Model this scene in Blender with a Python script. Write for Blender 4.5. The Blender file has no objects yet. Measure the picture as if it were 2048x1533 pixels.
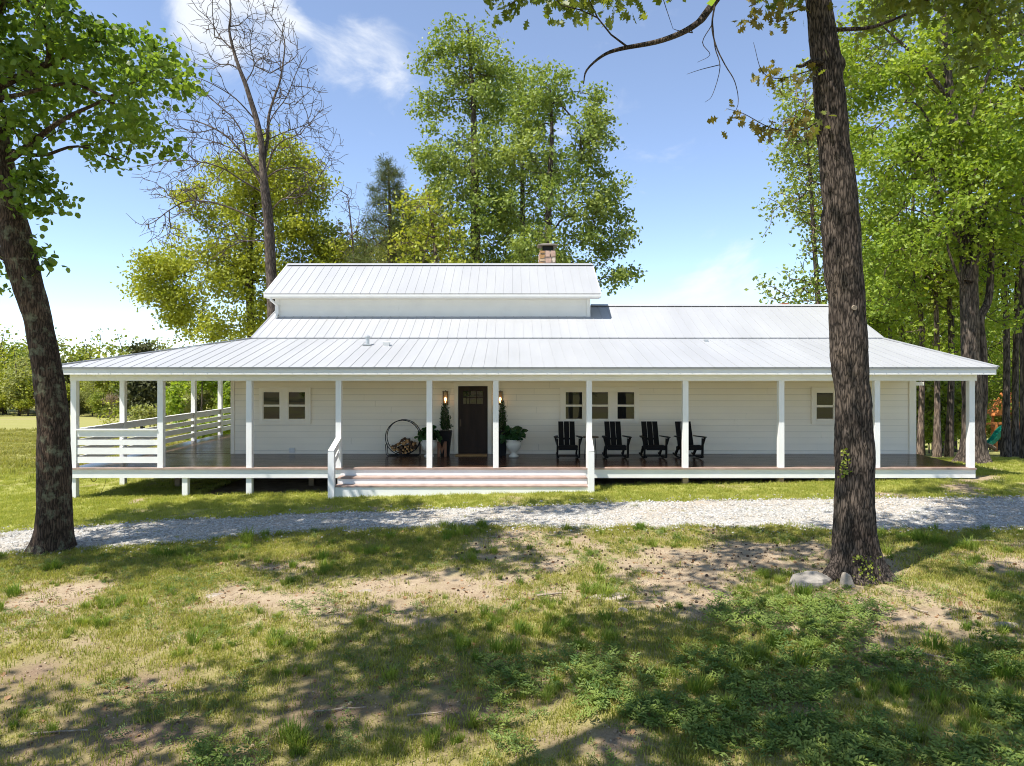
import bpy, math, random
import numpy as np
from math import radians as RAD, pi, sin, cos

random.seed(7)
rng = np.random.default_rng(11)
scene = bpy.context.scene
col = scene.collection

# ------------------------------------------------------------------ camera, sky, sun, exposure
FPX, CX, HZ, HC = 1366.0, 1024.0, 738.0, 3.56
cam_d = bpy.data.cameras.new('camera')
cam_d.sensor_width = 36.0
cam_d.lens = 36.0 * FPX / 2048.0
cam_d.shift_y = -(766.5 - HZ) / 2048.0
cam_d.clip_end = 4000
cam = bpy.data.objects.new('camera', cam_d)
cam.location = (0, 0, HC)
cam.rotation_euler = (pi / 2, 0, 0)
col.objects.link(cam)
scene.camera = cam

SUN = np.array([-0.476, -0.30, 1.0]); SUN /= np.linalg.norm(SUN)
SUN_EL = math.asin(SUN[2]); SUN_AZ = math.atan2(SUN[0], SUN[1])
SKY_STRENGTH, SUN_STRENGTH, EXPOSURE = 0.140, 4.2, 1.0

def setup_world():
    w = bpy.data.worlds.new('World'); scene.world = w
    w.use_nodes = True
    nt = w.node_tree; N = nt.nodes; L = nt.links
    for n in list(N): N.remove(n)
    out = N.new('ShaderNodeOutputWorld'); bg = N.new('ShaderNodeBackground')
    bg.inputs['Strength'].default_value = SKY_STRENGTH
    sky = N.new('ShaderNodeTexSky'); sky.sky_type = 'NISHITA'
    sky.sun_disc = False
    sky.sun_elevation = SUN_EL; sky.sun_rotation = SUN_AZ
    sky.altitude = 200; sky.air_density = .64; sky.dust_density = 0.05; sky.ozone_density = 1.0
    tc = N.new('ShaderNodeTexCoord')
    # wispy clouds: stretched noise over the whole dome, denser round a few cloud banks
    mp = N.new('ShaderNodeMapping'); mp.inputs['Scale'].default_value = (3.0, 3.0, 5.5)
    mp.inputs['Rotation'].default_value = (0, RAD(-18), 0)
    L.new(tc.outputs['Generated'], mp.inputs['Vector'])
    nz = N.new('ShaderNodeTexNoise'); nz.inputs['Scale'].default_value = 2.3
    nz.inputs['Detail'].default_value = 8; nz.inputs['Roughness'].default_value = 0.58
    nz.inputs['Distortion'].default_value = 0.5
    L.new(mp.outputs['Vector'], nz.inputs['Vector'])
    def math_n(op, a, b=None, clamp=False):
        m = N.new('ShaderNodeMath'); m.operation = op; m.use_clamp = clamp
        for i, x in enumerate((a, b)):
            if x is None: continue
            if isinstance(x, (int, float)): m.inputs[i].default_value = x
            else: L.new(x, m.inputs[i])
        return m.outputs[0]
    total = None
    banks = [((-560, 700), 6, .27), ((-345, 650), 5.5, .14), ((330, 150), 8, .10), ((-880, 130), 9, .03),
             ((470, 150), 7, .12), ((-700, 90), 9, .05), ((1500, 400), 16, .16), ((-1900, 500), 18, .2), ((2600, 900), 20, .16), ((-2600, 200), 20, .16)]
    for (du, dv), ang, amp in banks:
        d = np.array([du, FPX, dv], float); d /= np.linalg.norm(d)
        vm = N.new('ShaderNodeVectorMath'); vm.operation = 'DOT_PRODUCT'
        L.new(tc.outputs['Generated'], vm.inputs[0]); vm.inputs[1].default_value = tuple(d)
        mr = N.new('ShaderNodeMapRange'); mr.interpolation_type = 'SMOOTHSTEP'
        mr.inputs['From Min'].default_value = cos(RAD(ang)); mr.inputs['From Max'].default_value = 1.0
        mr.inputs['To Max'].default_value = amp
        L.new(vm.outputs['Value'], mr.inputs['Value'])
        total = mr.outputs[0] if total is None else math_n('ADD', total, mr.outputs[0])
    dens = math_n('ADD', nz.outputs[0], total)
    ramp = N.new('ShaderNodeMapRange'); ramp.interpolation_type = 'SMOOTHSTEP'
    ramp.inputs['From Min'].default_value = 0.60; ramp.inputs['From Max'].default_value = 0.90
    ramp.inputs['To Min'].default_value = 0.09; ramp.inputs['To Max'].default_value = 0.9
    L.new(dens, ramp.inputs['Value'])
    mix = N.new('ShaderNodeMix'); mix.data_type = 'RGBA'
    L.new(ramp.outputs[0], mix.inputs['Factor'])
    L.new(sky.outputs[0], mix.inputs['A']); mix.inputs['B'].default_value = (3.7, 3.85, 4.05, 1)
    L.new(mix.outputs['Result'], bg.inputs['Color'])
    L.new(bg.outputs[0], out.inputs['Surface'])
setup_world()

sun_d = bpy.data.lights.new('sun', 'SUN'); sun_d.energy = SUN_STRENGTH; sun_d.angle = RAD(0.5)
sun_d.color = (1.0, 0.955, 0.88)
sun_o = bpy.data.objects.new('sun', sun_d)
from mathutils import Vector
sun_o.rotation_euler = Vector(tuple(SUN)).to_track_quat('Z', 'Y').to_euler()
sun_o.location = (-20, -12, 40)
col.objects.link(sun_o)
vs = scene.view_settings
vs.view_transform = 'Standard'; vs.look = 'None'; vs.exposure = EXPOSURE; vs.gamma = 1; vs.use_curve_mapping = False
try:
    scene.cycles.max_bounces = 10; scene.cycles.diffuse_bounces = 8; scene.cycles.transparent_max_bounces = 8
    scene.cycles.use_denoising = True; scene.cycles.denoising_prefilter = 'ACCURATE'; scene.cycles.filter_width = 1.05; scene.cycles.blur_glossy = .5
except Exception: pass

# ------------------------------------------------------------------ helpers
def U(u, Y): return (u - CX) * Y / FPX
def Zv(v, Y): return HC - (v - HZ) * Y / FPX
def P(u, v, Y): return np.array([U(u, Y), Y, Zv(v, Y)])

def sstep(a, b, x):
    t = np.clip((np.asarray(x, float) - a) / (b - a), 0, 1); return t * t * (3 - 2 * t)

def _hash2(ix, iy, s):
    h = (ix.astype(np.int64) * 374761393 + iy.astype(np.int64) * 668265263 + s * 1442695041) & 0x7fffffff
    h = ((h ^ (h >> 13)) * 1274126177) & 0x7fffffff
    return ((h ^ (h >> 16)) & 0xffff) / 65535.0
def noise2(x, y, s=0):
    x = np.asarray(x, float); y = np.asarray(y, float)
    ix = np.floor(x); iy = np.floor(y); fx = x - ix; fy = y - iy
    fx = fx * fx * (3 - 2 * fx); fy = fy * fy * (3 - 2 * fy)
    a = _hash2(ix, iy, s); b = _hash2(ix + 1, iy, s); c = _hash2(ix, iy + 1, s); d = _hash2(ix + 1, iy + 1, s)
    return (a * (1 - fx) + b * fx) * (1 - fy) + (c * (1 - fx) + d * fx) * fy
def fbm2(x, y, s=0, o=4):
    v = 0; a = .5; t = 0
    for i in range(o):
        v = v + a * noise2(np.asarray(x) * 2 ** i, np.asarray(y) * 2 ** i, s + i * 17); t += a; a *= .55
    return v / t
def noise3(x, y, z, s=0):
    iz = np.floor(z); f = z - iz; f = f * f * (3 - 2 * f)
    n0 = noise2(x + iz * 17.31, y + iz * 9.73, s); n1 = noise2(x + (iz + 1) * 17.31, y + (iz + 1) * 9.73, s)
    return n0 * (1 - f) + n1 * f

def ground_z(x, y, rough=True):
    x = np.asarray(x, float); y = np.asarray(y, float)
    z = .27 + .0225 * np.clip(x, -14, 13.5)
    sl = .041 + (.112 - .041) * sstep(2, 15, x)
    yy = np.clip(y, -20, 96) - 22
    sp = np.where(yy > 12, yy, np.log1p(np.exp(np.clip(yy, -30, 12))))
    z = z - sl * sp
    if rough:
        near = 1 - sstep(30, 60, y)
        z = z + near * ((fbm2(x * .35, y * .35, 5, 3) - .5) * .10 * (1 - .8 * np.exp(-((y - 19) / 1.6) ** 2)) + (fbm2(x * 2.2, y * 2.2, 9, 3) - .5) * .035)
        z = z + sstep(35, 70, y) * (fbm2(x * .06, y * .06, 21, 2) - .5) * .8
    return z
def gz(x, y): return float(ground_z(np.array([x]), np.array([y]))[0])
def ghit(u, v):
    Y = 12.0
    for _ in range(40):
        z = gz(U(u, Y), Y); Yn = (HC - z) * FPX / (v - HZ); Y = .5 * Y + .5 * Yn
    return U(u, Y), Y

WLOC = {}
def world_of(o):
    p = np.zeros(3)
    while o is not None:
        p = p + np.array(o.location); o = o.parent
    return p
def tag(o, label=None, cat=None, group=None, kind=None):
    if label: o['label'] = label
    if cat: o['category'] = cat
    if group: o['group'] = group
    if kind: o['kind'] = kind
    return o
def empty(name, loc, label=None, cat=None, group=None, rz=0):
    o = bpy.data.objects.new(name, None); o.location = tuple(float(a) for a in loc); o.rotation_euler = (0, 0, rz)
    o.empty_display_size = .2
    col.objects.link(o); return tag(o, label, cat, group)

def mesh_arr(name, V, F, smooth=False, tint=None):
    Fs = [F] if isinstance(F, np.ndarray) else F
    V = np.asarray(V, np.float32)
    me = bpy.data.meshes.new(name)
    idx = np.concatenate([f.ravel() for f in Fs]).astype(np.int32)
    tot = np.concatenate([np.full(len(f), f.shape[1], np.int32) for f in Fs])
    st = np.concatenate([[0], np.cumsum(tot)[:-1]]).astype(np.int32)
    me.vertices.add(len(V)); me.vertices.foreach_set('co', V.ravel())
    me.loops.add(len(idx)); me.loops.foreach_set('vertex_index', idx)
    me.polygons.add(len(tot)); me.polygons.foreach_set('loop_start', st)
    me.polygons.foreach_set('use_smooth', np.full(len(tot), smooth))
    if tint is not None:
        a = me.attributes.new('tint', 'FLOAT', 'FACE'); a.data.foreach_set('value', np.asarray(tint, np.float32))
    me.update(calc_edges=True); me.validate()
    return me
def link(name, me, mat=None, parent=None, loc=None, rot=None):
    if mat is not None and not me.materials: me.materials.append(mat)
    o = bpy.data.objects.new(name, me)
    if parent is not None: o.parent = parent
    if loc is not None: o.location = tuple(float(a) for a in loc)
    if rot is not None: o.rotation_euler = rot
    col.objects.link(o); return o
def put(name, V, F, mat, parent=None, smooth=False, tint=None, local=False):
    """V in world coordinates (or local=True); parents only translate."""
    V = np.asarray(V, float)
    if parent is not None and not local: V = V - world_of(parent)
    return link(name, mesh_arr(name, V, F, smooth, tint), mat, parent)
def copy_tree(o, parent=None):
    c = o.copy(); col.objects.link(c); c.parent = parent
    for ch in o.children: copy_tree(ch, c)
    return c

class MB:
    def __init__(s): s.v = []; s.f = []
    def add(s, v, f):
        n = len(s.v); s.v += [tuple(map(float, p)) for p in v]; s.f += [tuple(i + n for i in q) for q in f]; return s
    def box(s, x0, x1, y0, y1, z0, z1):
        return s.add([(x0,y0,z0),(x1,y0,z0),(x1,y1,z0),(x0,y1,z0),(x0,y0,z1),(x1,y0,z1),(x1,y1,z1),(x0,y1,z1)],
                     [(0,3,2,1),(4,5,6,7),(0,1,5,4),(1,2,6,5),(2,3,7,6),(3,0,4,7)])
    def hexa(s, b, t):
        """8 corners: four of the bottom loop, four of the top loop"""
        return s.add(list(b) + list(t), [(3,2,1,0),(4,5,6,7),(0,1,5,4),(1,2,6,5),(2,3,7,6),(3,0,4,7)])
    def prism(s, poly, d):
        """polygon (list of 3d points) extruded by vector d"""
        n = len(poly); d = np.asarray(d, float)
        v = [np.asarray(p, float) for p in poly] + [np.asarray(p, float) + d for p in poly]
        return s.add(v, [tuple(range(n))[::-1], tuple(range(n, 2 * n))] + [(i, (i + 1) % n, n + (i + 1) % n, n + i) for i in range(n)])
    def bar(s, a, b, w, h, up=(0, 0, 1)):
        a = np.asarray(a, float); b = np.asarray(b, float); d = b - a; d /= np.linalg.norm(d)
        up = np.asarray(up, float); x = np.cross(d, up); x /= np.linalg.norm(x); y = np.cross(x, d)
        c = [(-w/2,-h/2),(w/2,-h/2),(w/2,h/2),(-w/2,h/2)]
        return s.hexa([a + x*p + y*q for p, q in c], [b + x*p + y*q for p, q in c])
    def tube(s, pts, r, n=8, caps=True):
        pts = [np.asarray(p, float) for p in pts]; rs = r if hasattr(r, '__len__') else [r] * len(pts)
        k0 = len(s.v); ref = np.array([.13, .31, .94])
        for i, p in enumerate(pts):
            d = pts[min(i + 1, len(pts) - 1)] - pts[max(i - 1, 0)]; d = d / (np.linalg.norm(d) + 1e-9)
            x = np.cross(d, ref)
            if np.linalg.norm(x) < .2: x = np.cross(d, (1, .2, 0))
            x /= np.linalg.norm(x); y = np.cross(d, x)
            s.v += [tuple(p + rs[i] * (x * cos(2*pi*j/n) + y * sin(2*pi*j/n))) for j in range(n)]
        for i in range(len(pts) - 1):
            a = k0 + i * n
            s.f += [(a + j, a + (j+1) % n, a + n + (j+1) % n, a + n + j) for j in range(n)]
        if caps:
            s.f.append(tuple(k0 + j for j in range(n))[::-1]); s.f.append(tuple(k0 + (len(pts)-1)*n + j for j in range(n)))
        return s
    def lathe(s, prof, c, n=16):
        k0 = len(s.v); c = np.asarray(c, float)
        for r, z in prof: s.v += [tuple(c + (r*cos(2*pi*j/n), r*sin(2*pi*j/n), z)) for j in range(n)]
        for i in range(len(prof) - 1):
            a = k0 + i * n
            s.f += [(a + j, a + (j+1) % n, a + n + (j+1) % n, a + n + j) for j in range(n)]
        s.f.append(tuple(k0 + j for j in range(n))[::-1]); s.f.append(tuple(k0 + (len(prof)-1)*n + j for j in range(n)))
        return s
    def mesh(s, name, smooth=False):
        me = bpy.data.meshes.new(name); me.from_pydata(s.v, [], s.f)
        if smooth: me.polygons.foreach_set('use_smooth', [True] * len(me.polygons))
        me.update(); return me
    def build(s, name, mat, parent=None, smooth=False, local=False):
        if parent is not None and not local:
            w = world_of(parent); s.v = [tuple(np.asarray(p) - w) for p in s.v]
        return link(name, s.mesh(name, smooth), mat, parent)

# ------------------------------------------------------------------ materials
def new_mat(name):
    m = bpy.data.materials.new(name); m.use_nodes = True
    nt = m.node_tree; b = nt.nodes['Principled BSDF']; return m, nt, nt.nodes, nt.links, b
def ramp_node(N, stops):
    r = N.new('ShaderNodeValToRGB'); e = r.color_ramp.elements
    while len(e) < len(stops): e.new(.5)
    for el, (p, c) in zip(e, stops): el.position = p; el.color = (*c, 1)
    return r
def simple(name, c, rough=.6, var=.12, scale=3.0, bump=.0, bscale=60., spec=.4, stretch=(1, 1, 1), metal=0., detail=4):
    m, nt, N, L, b = new_mat(name)
    tc = N.new('ShaderNodeTexCoord'); mp = N.new('ShaderNodeMapping'); mp.inputs['Scale'].default_value = stretch
    L.new(tc.outputs['Object'], mp.inputs['Vector'])
    nz = N.new('ShaderNodeTexNoise'); nz.inputs['Scale'].default_value = scale; nz.inputs['Detail'].default_value = detail
    L.new(mp.outputs[0], nz.inputs['Vector'])
    c = np.array(c)
    r = ramp_node(N, [(.3, c * (1 - var)), (.7, np.minimum(c * (1 + var), .95))])
    L.new(nz.outputs[0], r.inputs[0]); L.new(r.outputs[0], b.inputs['Base Color'])
    b.inputs['Roughness'].default_value = rough; b.inputs['Metallic'].default_value = metal
    b.inputs['Specular IOR Level'].default_value = spec
    if bump:
        n2 = N.new('ShaderNodeTexNoise'); n2.inputs['Scale'].default_value = bscale; n2.inputs['Detail'].default_value = 5
        L.new(mp.outputs[0], n2.inputs['Vector'])
        bp = N.new('ShaderNodeBump'); bp.inputs['Strength'].default_value = bump; bp.inputs['Distance'].default_value = .02
        L.new(n2.outputs[0], bp.inputs['Height']); L.new(bp.outputs[0], b.inputs['Normal'])
    return m
def leaf_mat(name, c0, c1, trans=.4, rough=.5, spec=.35, inst=False, tc=None):
    m, nt, N, L, b = new_mat(name)
    if inst:
        a = N.new('ShaderNodeObjectInfo'); fac = a.outputs['Random']
    else:
        a = N.new('ShaderNodeAttribute'); a.attribute_name = 'tint'; fac = a.outputs['Fac']
    r = ramp_node(N, [(0., c0), (1., c1)]); L.new(fac, r.inputs[0])
    L.new(r.outputs[0], b.inputs['Base Color']); b.inputs['Roughness'].default_value = rough
    b.inputs['Specular IOR Level'].default_value = spec
    t = N.new('ShaderNodeBsdfTranslucent')
    mu = N.new('ShaderNodeMix'); mu.data_type = 'RGBA'; mu.blend_type = 'MULTIPLY'; mu.inputs['Factor'].default_value = 1
    L.new(r.outputs[0], mu.inputs['A']); mu.inputs['B'].default_value = (*(tc or (1.5, 1.5, .7)), 1)
    L.new(mu.outputs['Result'], t.inputs['Color'])
    mx = N.new('ShaderNodeMixShader'); mx.inputs[0].default_value = trans
    L.new(b.outputs[0], mx.inputs[1]); L.new(t.outputs[0], mx.inputs[2])
    L.new(mx.outputs[0], N['Material Output'].inputs['Surface'])
    return m
def bark_mat(name, dark, light, lichen=None, sc=9., bump=.7, dist=.03):
    m, nt, N, L, b = new_mat(name)
    tc = N.new('ShaderNodeTexCoord'); mp = N.new('ShaderNodeMapping'); mp.inputs['Scale'].default_value = (sc, sc, sc * .16)
    L.new(tc.outputs['Object'], mp.inputs['Vector'])
    nd = N.new('ShaderNodeTexNoise'); nd.inputs['Scale'].default_value = 1.6; nd.inputs['Detail'].default_value = 4
    L.new(mp.outputs[0], nd.inputs['Vector'])
    ad = N.new('ShaderNodeVectorMath'); ad.operation = 'MULTIPLY_ADD'; ad.inputs[1].default_value = (.9, .9, .9)
    L.new(nd.outputs['Color'], ad.inputs[0]); L.new(mp.outputs[0], ad.inputs[2])
    vo = N.new('ShaderNodeTexVoronoi'); vo.feature = 'DISTANCE_TO_EDGE'; vo.inputs['Scale'].default_value = 1.7
    L.new(ad.outputs[0], vo.inputs['Vector'])
    nf = N.new('ShaderNodeTexNoise'); nf.inputs['Scale'].default_value = 5; nf.inputs['Detail'].default_value = 6
    L.new(mp.outputs[0], nf.inputs['Vector'])
    mr = N.new('ShaderNodeMapRange'); mr.inputs['From Max'].default_value = .28; L.new(vo.outputs['Distance'], mr.inputs['Value'])
    mul = N.new('ShaderNodeMath'); mul.operation = 'MULTIPLY'; L.new(mr.outputs[0], mul.inputs[0]); L.new(nf.outputs[0], mul.inputs[1])
    r = ramp_node(N, [(.05, dark), (.35, np.array(dark) * .4 + np.array(light) * .6), (.75, light)])
    L.new(mul.outputs[0], r.inputs[0])
    colr = r.outputs[0]
    if lichen:
        nl = N.new('ShaderNodeTexNoise'); nl.inputs['Scale'].default_value = 5.5; nl.inputs['Detail'].default_value = 7; nl.inputs['Roughness'].default_value = .65
        L.new(tc.outputs['Object'], nl.inputs['Vector'])
        m2 = N.new('ShaderNodeMapRange'); m2.inputs['From Min'].default_value = .52; m2.inputs['From Max'].default_value = .66; m2.inputs['To Max'].default_value = .75
        L.new(nl.outputs[0], m2.inputs['Value'])
        mx = N.new('ShaderNodeMix'); mx.data_type = 'RGBA'; L.new(m2.outputs[0], mx.inputs['Factor'])
        L.new(colr, mx.inputs['A']); mx.inputs['B'].default_value = (*lichen, 1); colr = mx.outputs['Result']
    nb = N.new('ShaderNodeTexNoise'); nb.inputs['Scale'].default_value = 1.7; nb.inputs['Detail'].default_value = 5; nb.inputs['Roughness'].default_value = .6
    L.new(tc.outputs['Object'], nb.inputs['Vector'])
    rb_ = ramp_node(N, [(.32, (.55, .52, .50)), (.52, (.95, .95, .93)), (.68, (1.35, 1.3, 1.2))]); L.new(nb.outputs[0], rb_.inputs[0])
    mb_ = N.new('ShaderNodeMix'); mb_.data_type = 'RGBA'; mb_.blend_type = 'MULTIPLY'; mb_.inputs['Factor'].default_value = 1
    L.new(colr, mb_.inputs['A']); L.new(rb_.outputs[0], mb_.inputs['B']); colr = mb_.outputs['Result']
    L.new(colr, b.inputs['Base Color']); b.inputs['Roughness'].default_value = .92; b.inputs['Specular IOR Level'].default_value = .15
    bp = N.new('ShaderNodeBump'); bp.inputs['Strength'].default_value = bump; bp.inputs['Distance'].default_value = dist
    L.new(mul.outputs[0], bp.inputs['Height']); L.new(bp.outputs[0], b.inputs['Normal'])
    return m

M = {}
M['white'] = simple('white_paint', (.80, .795, .77), .5, .03, 2.0, .08, 30)
M['white_board'] = simple('white_siding_paint', (.87, .79, .645), .55, .035, 1.3, .06, 25, stretch=(.4, 1, 3))
M['trim'] = simple('white_trim_paint', (.86, .79, .66), .5, .03, 2)
M['roof'] = simple('white_roof_metal', (.355, .36, .37), .5, .07, .5, .05, 3, spec=.5, stretch=(2, .5, .5))
M['soffit'] = simple('porch_ceiling_paint', (.84, .82, .76), .6, .03, 2)
M['underside'] = simple('raw_lumber', (.33, .24, .15), .8, .25, 5, .2, 30)
M['edge_wood'] = simple('worn_red_deck_edge', (.35, .255, .215), .6, .25, 4, .1, 40)
M['door'] = simple('dark_stained_wood', (.028, .016, .010), .5, .3, 6, .15, 30, spec=.2, stretch=(1, 1, .15))
M['black'] = simple('black_paint', (.006, .006, .006), .45, .15, 5)
M['black_plastic'] = simple('black_planter_finish', (.008, .008, .009), .5, .15, 5, spec=.2)
M['lap_shadow'] = simple('lap_shadow_backing', (.16, .15, .13), .9, .1, 3)  # dark wall backing, paints the lap shadow lines into the siding gaps
M['chair'] = simple('black_chair_lumber', (.006, .005, .0045), .6, .2, 8, spec=.15)
M['bronze'] = simple('aged_bronze', (.10, .06, .03), .5, .2, 8)
M['iron'] = simple('black_iron', (.01, .009, .009), .5, .2, 10)
M['urn'] = simple('cream_stone', (.62, .59, .50), .7, .08, 5, .1, 40)
M['mat'] = simple('coir', (.42, .26, .11), .95, .2, 30, .3, 200)
M['letter'] = simple('reclaimed_wood', (.20, .09, .045), .7, .45, 6, .2, 40, stretch=(1, 1, .2))
M['log_bark'] = simple('log_bark', (.10, .055, .03), .9, .4, 15, .4, 60)
M['log_end'] = simple('split_wood', (.42, .23, .09), .8, .3, 12)
M['soil'] = simple('potting_soil', (.03, .02, .014), .95, .3, 20)
M['galv'] = simple('galvanised_vent', (.55, .56, .57), .35, .1, 4, metal=.6)
M['foundation'] = simple('dark_foundation', (.05, .045, .04), .9, .2, 3)
M['mortar'] = simple('mortar', (.45, .40, .33), .9, .15, 12)
M['cap_metal'] = simple('weathered_cap_metal', (.22, .19, .16), .6, .25, 6)
M['brick'] = simple('red_brick', (.36, .13, .07), .85, .25, 10)
STONE = [simple('tan_stone', (.55, .40, .26), .85, .2, 6, .2, 30), simple('rust_stone', (.46, .26, .11), .85, .25, 6, .2, 30),
         simple('pale_stone', (.62, .52, .41), .85, .15, 6, .2, 30), simple('pink_stone', (.52, .35, .27), .85, .2, 6, .2, 30)]
M['rock'] = simple('grey_boulder_stone', (.30, .27, .23), .9, .35, 4, .5, 14)
M['flat_rock'] = simple('pale_flat_stone', (.34, .285, .225), .9, .25, 5, .4, 18)
M['stick'] = simple('weathered_stick_wood', (.30, .24, .18), .9, .35, 15, .3, 60)
M['play_wood'] = simple('stained_play_timber', (.50, .17, .045), .7, .2, 6)
M['slide'] = simple('green_slide_plastic', (.01, .19, .13), .3, .08, 3)
M['cable'] = simple('black_cable', (.01, .01, .01), .6, .1, 5)
M['box'] = simple('outlet_cover', (.66, .65, .62), .5, .03, 5)
M['dirt_leaf'] = leaf_mat('dry_leaf', (.16, .08, .04), (.36, .22, .12), .15, .8, .1, inst=True)

def deck_mat():
    m, nt, N, L, b = new_mat('dark_stained_deck')
    tc = N.new('ShaderNodeTexCoord'); mp = N.new('ShaderNodeMapping'); mp.inputs['Scale'].default_value = (.7, 6, 6)
    L.new(tc.outputs['Object'], mp.inputs['Vector'])
    nz = N.new('ShaderNodeTexNoise'); nz.inputs['Scale'].default_value = 2.5; nz.inputs['Detail'].default_value = 6
    L.new(mp.outputs[0], nz.inputs['Vector'])
    r = ramp_node(N, [(.3, (.048, .026, .017)), (.7, (.115, .062, .040))]); L.new(nz.outputs[0], r.inputs[0])
    L.new(r.outputs[0], b.inputs['Base Color'])
    rr = N.new('ShaderNodeMapRange'); rr.inputs['To Min'].default_value = .12; rr.inputs['To Max'].default_value = .32
    L.new(nz.outputs[0], rr.inputs['Value']); L.new(rr.outputs[0], b.inputs['Roughness'])
    b.inputs['Specular IOR Level'].default_value = .32
    bp = N.new('ShaderNodeBump'); bp.inputs['Strength'].default_value = .12; bp.inputs['Distance'].default_value = .01
    L.new(nz.outputs[0], bp.inputs['Height']); L.new(bp.outputs[0], b.inputs['Normal'])
    return m
M['deck'] = deck_mat()
def glass_mat(name, refl, tint):
    m, nt, N, L, b = new_mat(name)
    b.inputs['Base Color'].default_value = (*tint, 1); b.inputs['Roughness'].default_value = .6; b.inputs['Specular IOR Level'].default_value = .0
    g = N.new('ShaderNodeBsdfGlossy'); g.inputs['Roughness'].default_value = .012; g.inputs['Color'].default_value = (.95, 1, .97, 1)
    tc = N.new('ShaderNodeTexCoord'); nz = N.new('ShaderNodeTexNoise'); nz.inputs['Scale'].default_value = 2.2; nz.inputs['Detail'].default_value = 2
    L.new(tc.outputs['Object'], nz.inputs['Vector'])
    bp = N.new('ShaderNodeBump'); bp.inputs['Strength'].default_value = .03; bp.inputs['Distance'].default_value = .02
    L.new(nz.outputs[0], bp.inputs['Height']); L.new(bp.outputs[0], g.inputs['Normal'])
    mx = N.new('ShaderNodeMixShader'); mx.inputs[0].default_value = refl
    L.new(b.outputs[0], mx.inputs[1]); L.new(g.outputs[0], mx.inputs[2])
    L.new(mx.outputs[0], N['Material Output'].inputs['Surface'])
    return m
M['glass'] = glass_mat('window_glass', .05, (.012, .013, .013))
M['lamp_glass'] = glass_mat('lantern_glass', .15, (.30, .21, .12))
def emit(name, c, s):
    m, nt, N, L, b = new_mat(name)
    b.inputs['Emission Color'].default_value = (*c, 1); b.inputs['Emission Strength'].default_value = s
    b.inputs['Base Color'].default_value = (*c, 1); return m
M['bulb'] = emit('lit_bulb', (1, .52, .2), 4)
# ------------------------------------------------------------------ the house
DZ = .85                                   # porch floor height
YP, YW = 18.70, 21.74                      # porch post face, front wall face
XL, XR = -8.93, 12.65                      # house side walls
house = empty('farmhouse', (0, YW, 0), 'long white farmhouse with a metal roof and a wrap-around porch on posts', 'house')
HB = lambda name, mb, mat, parent=house, **k: mb.build(name, mat, parent, **k)

# --- walls
w = HB('wall', MB().box(XL, XR, YW + .018, YW + .16, .30, 4.36), M['lap_shadow'])
EXP = .197
zc = DZ + .115; row = 0
board_segs = []
while zc < 3.5:
    cuts = [XL + .1]
    jr = random.Random(row * 13 + 5); x = XL + .1 + jr.uniform(3, 7)
    while x < XR - 1.5: cuts.append(x); x += jr.choice([3.66, 4.88, 4.27]) + jr.uniform(-.3, .3)
    cuts.append(XR - .02)
    for a, b in zip(cuts[:-1], cuts[1:]): board_segs.append((a + .002, b - .002, zc + .0045, zc + EXP))
    zc += EXP; row += 1
for a, b, z0, z1 in board_segs:
    m = MB()
    m.hexa([(a, YW - .006, z0), (b, YW - .006, z0), (b, YW + .016, z0), (a, YW + .016, z0)],
           [(a, YW + .011, z1), (b, YW + .011, z1), (b, YW + .017, z1), (a, YW + .017, z1)])
    HB('siding_board', m, M['white_board'], w)
HB('skirting', MB().box(XL + .1, XR - .02, YW - .006, YW + .017, DZ + .004, DZ + .113), M['trim'])
HB('corner_trim', MB().box(XL - .02, XL + .098, YW - .02, YW + .10, DZ + .004, 3.6), M['trim'])
HB('corner_trim', MB().box(XR - .018, XR + .2, YW - .03, YW + .15, .35, 3.6), M['trim'])
HB('wall', MB().box(XL, XL + .14, YW + .162, 28.3, .30, 4.36), M['white_board'])
HB('wall', MB().box(XR - .14, XR, YW + .162, 28.3, .30, 4.36), M['white_board'])
HB('wall', MB().box(XL + .142, XR - .142, 28.16, 28.3, .30, 4.36), M['white_board'])
HB('foundation', MB().box(XL + .2, XR - .2, YW + .22, 28.1, -.9, .84), M['foundation'])
HB('eave_return', MB().box(XR + .205, XR + .62, 22.0, 22.2, 3.02, 3.13), M['trim'])
# gable ends of the main roof
for x in (-8.42, 11.92):
    HB('gable_wall', MB().prism([(x, 22.4, 4.40), (x, 27.9, 4.40), (x, 25.15, 5.79)], (.1, 0, 0)), M['white_board'])

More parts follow.
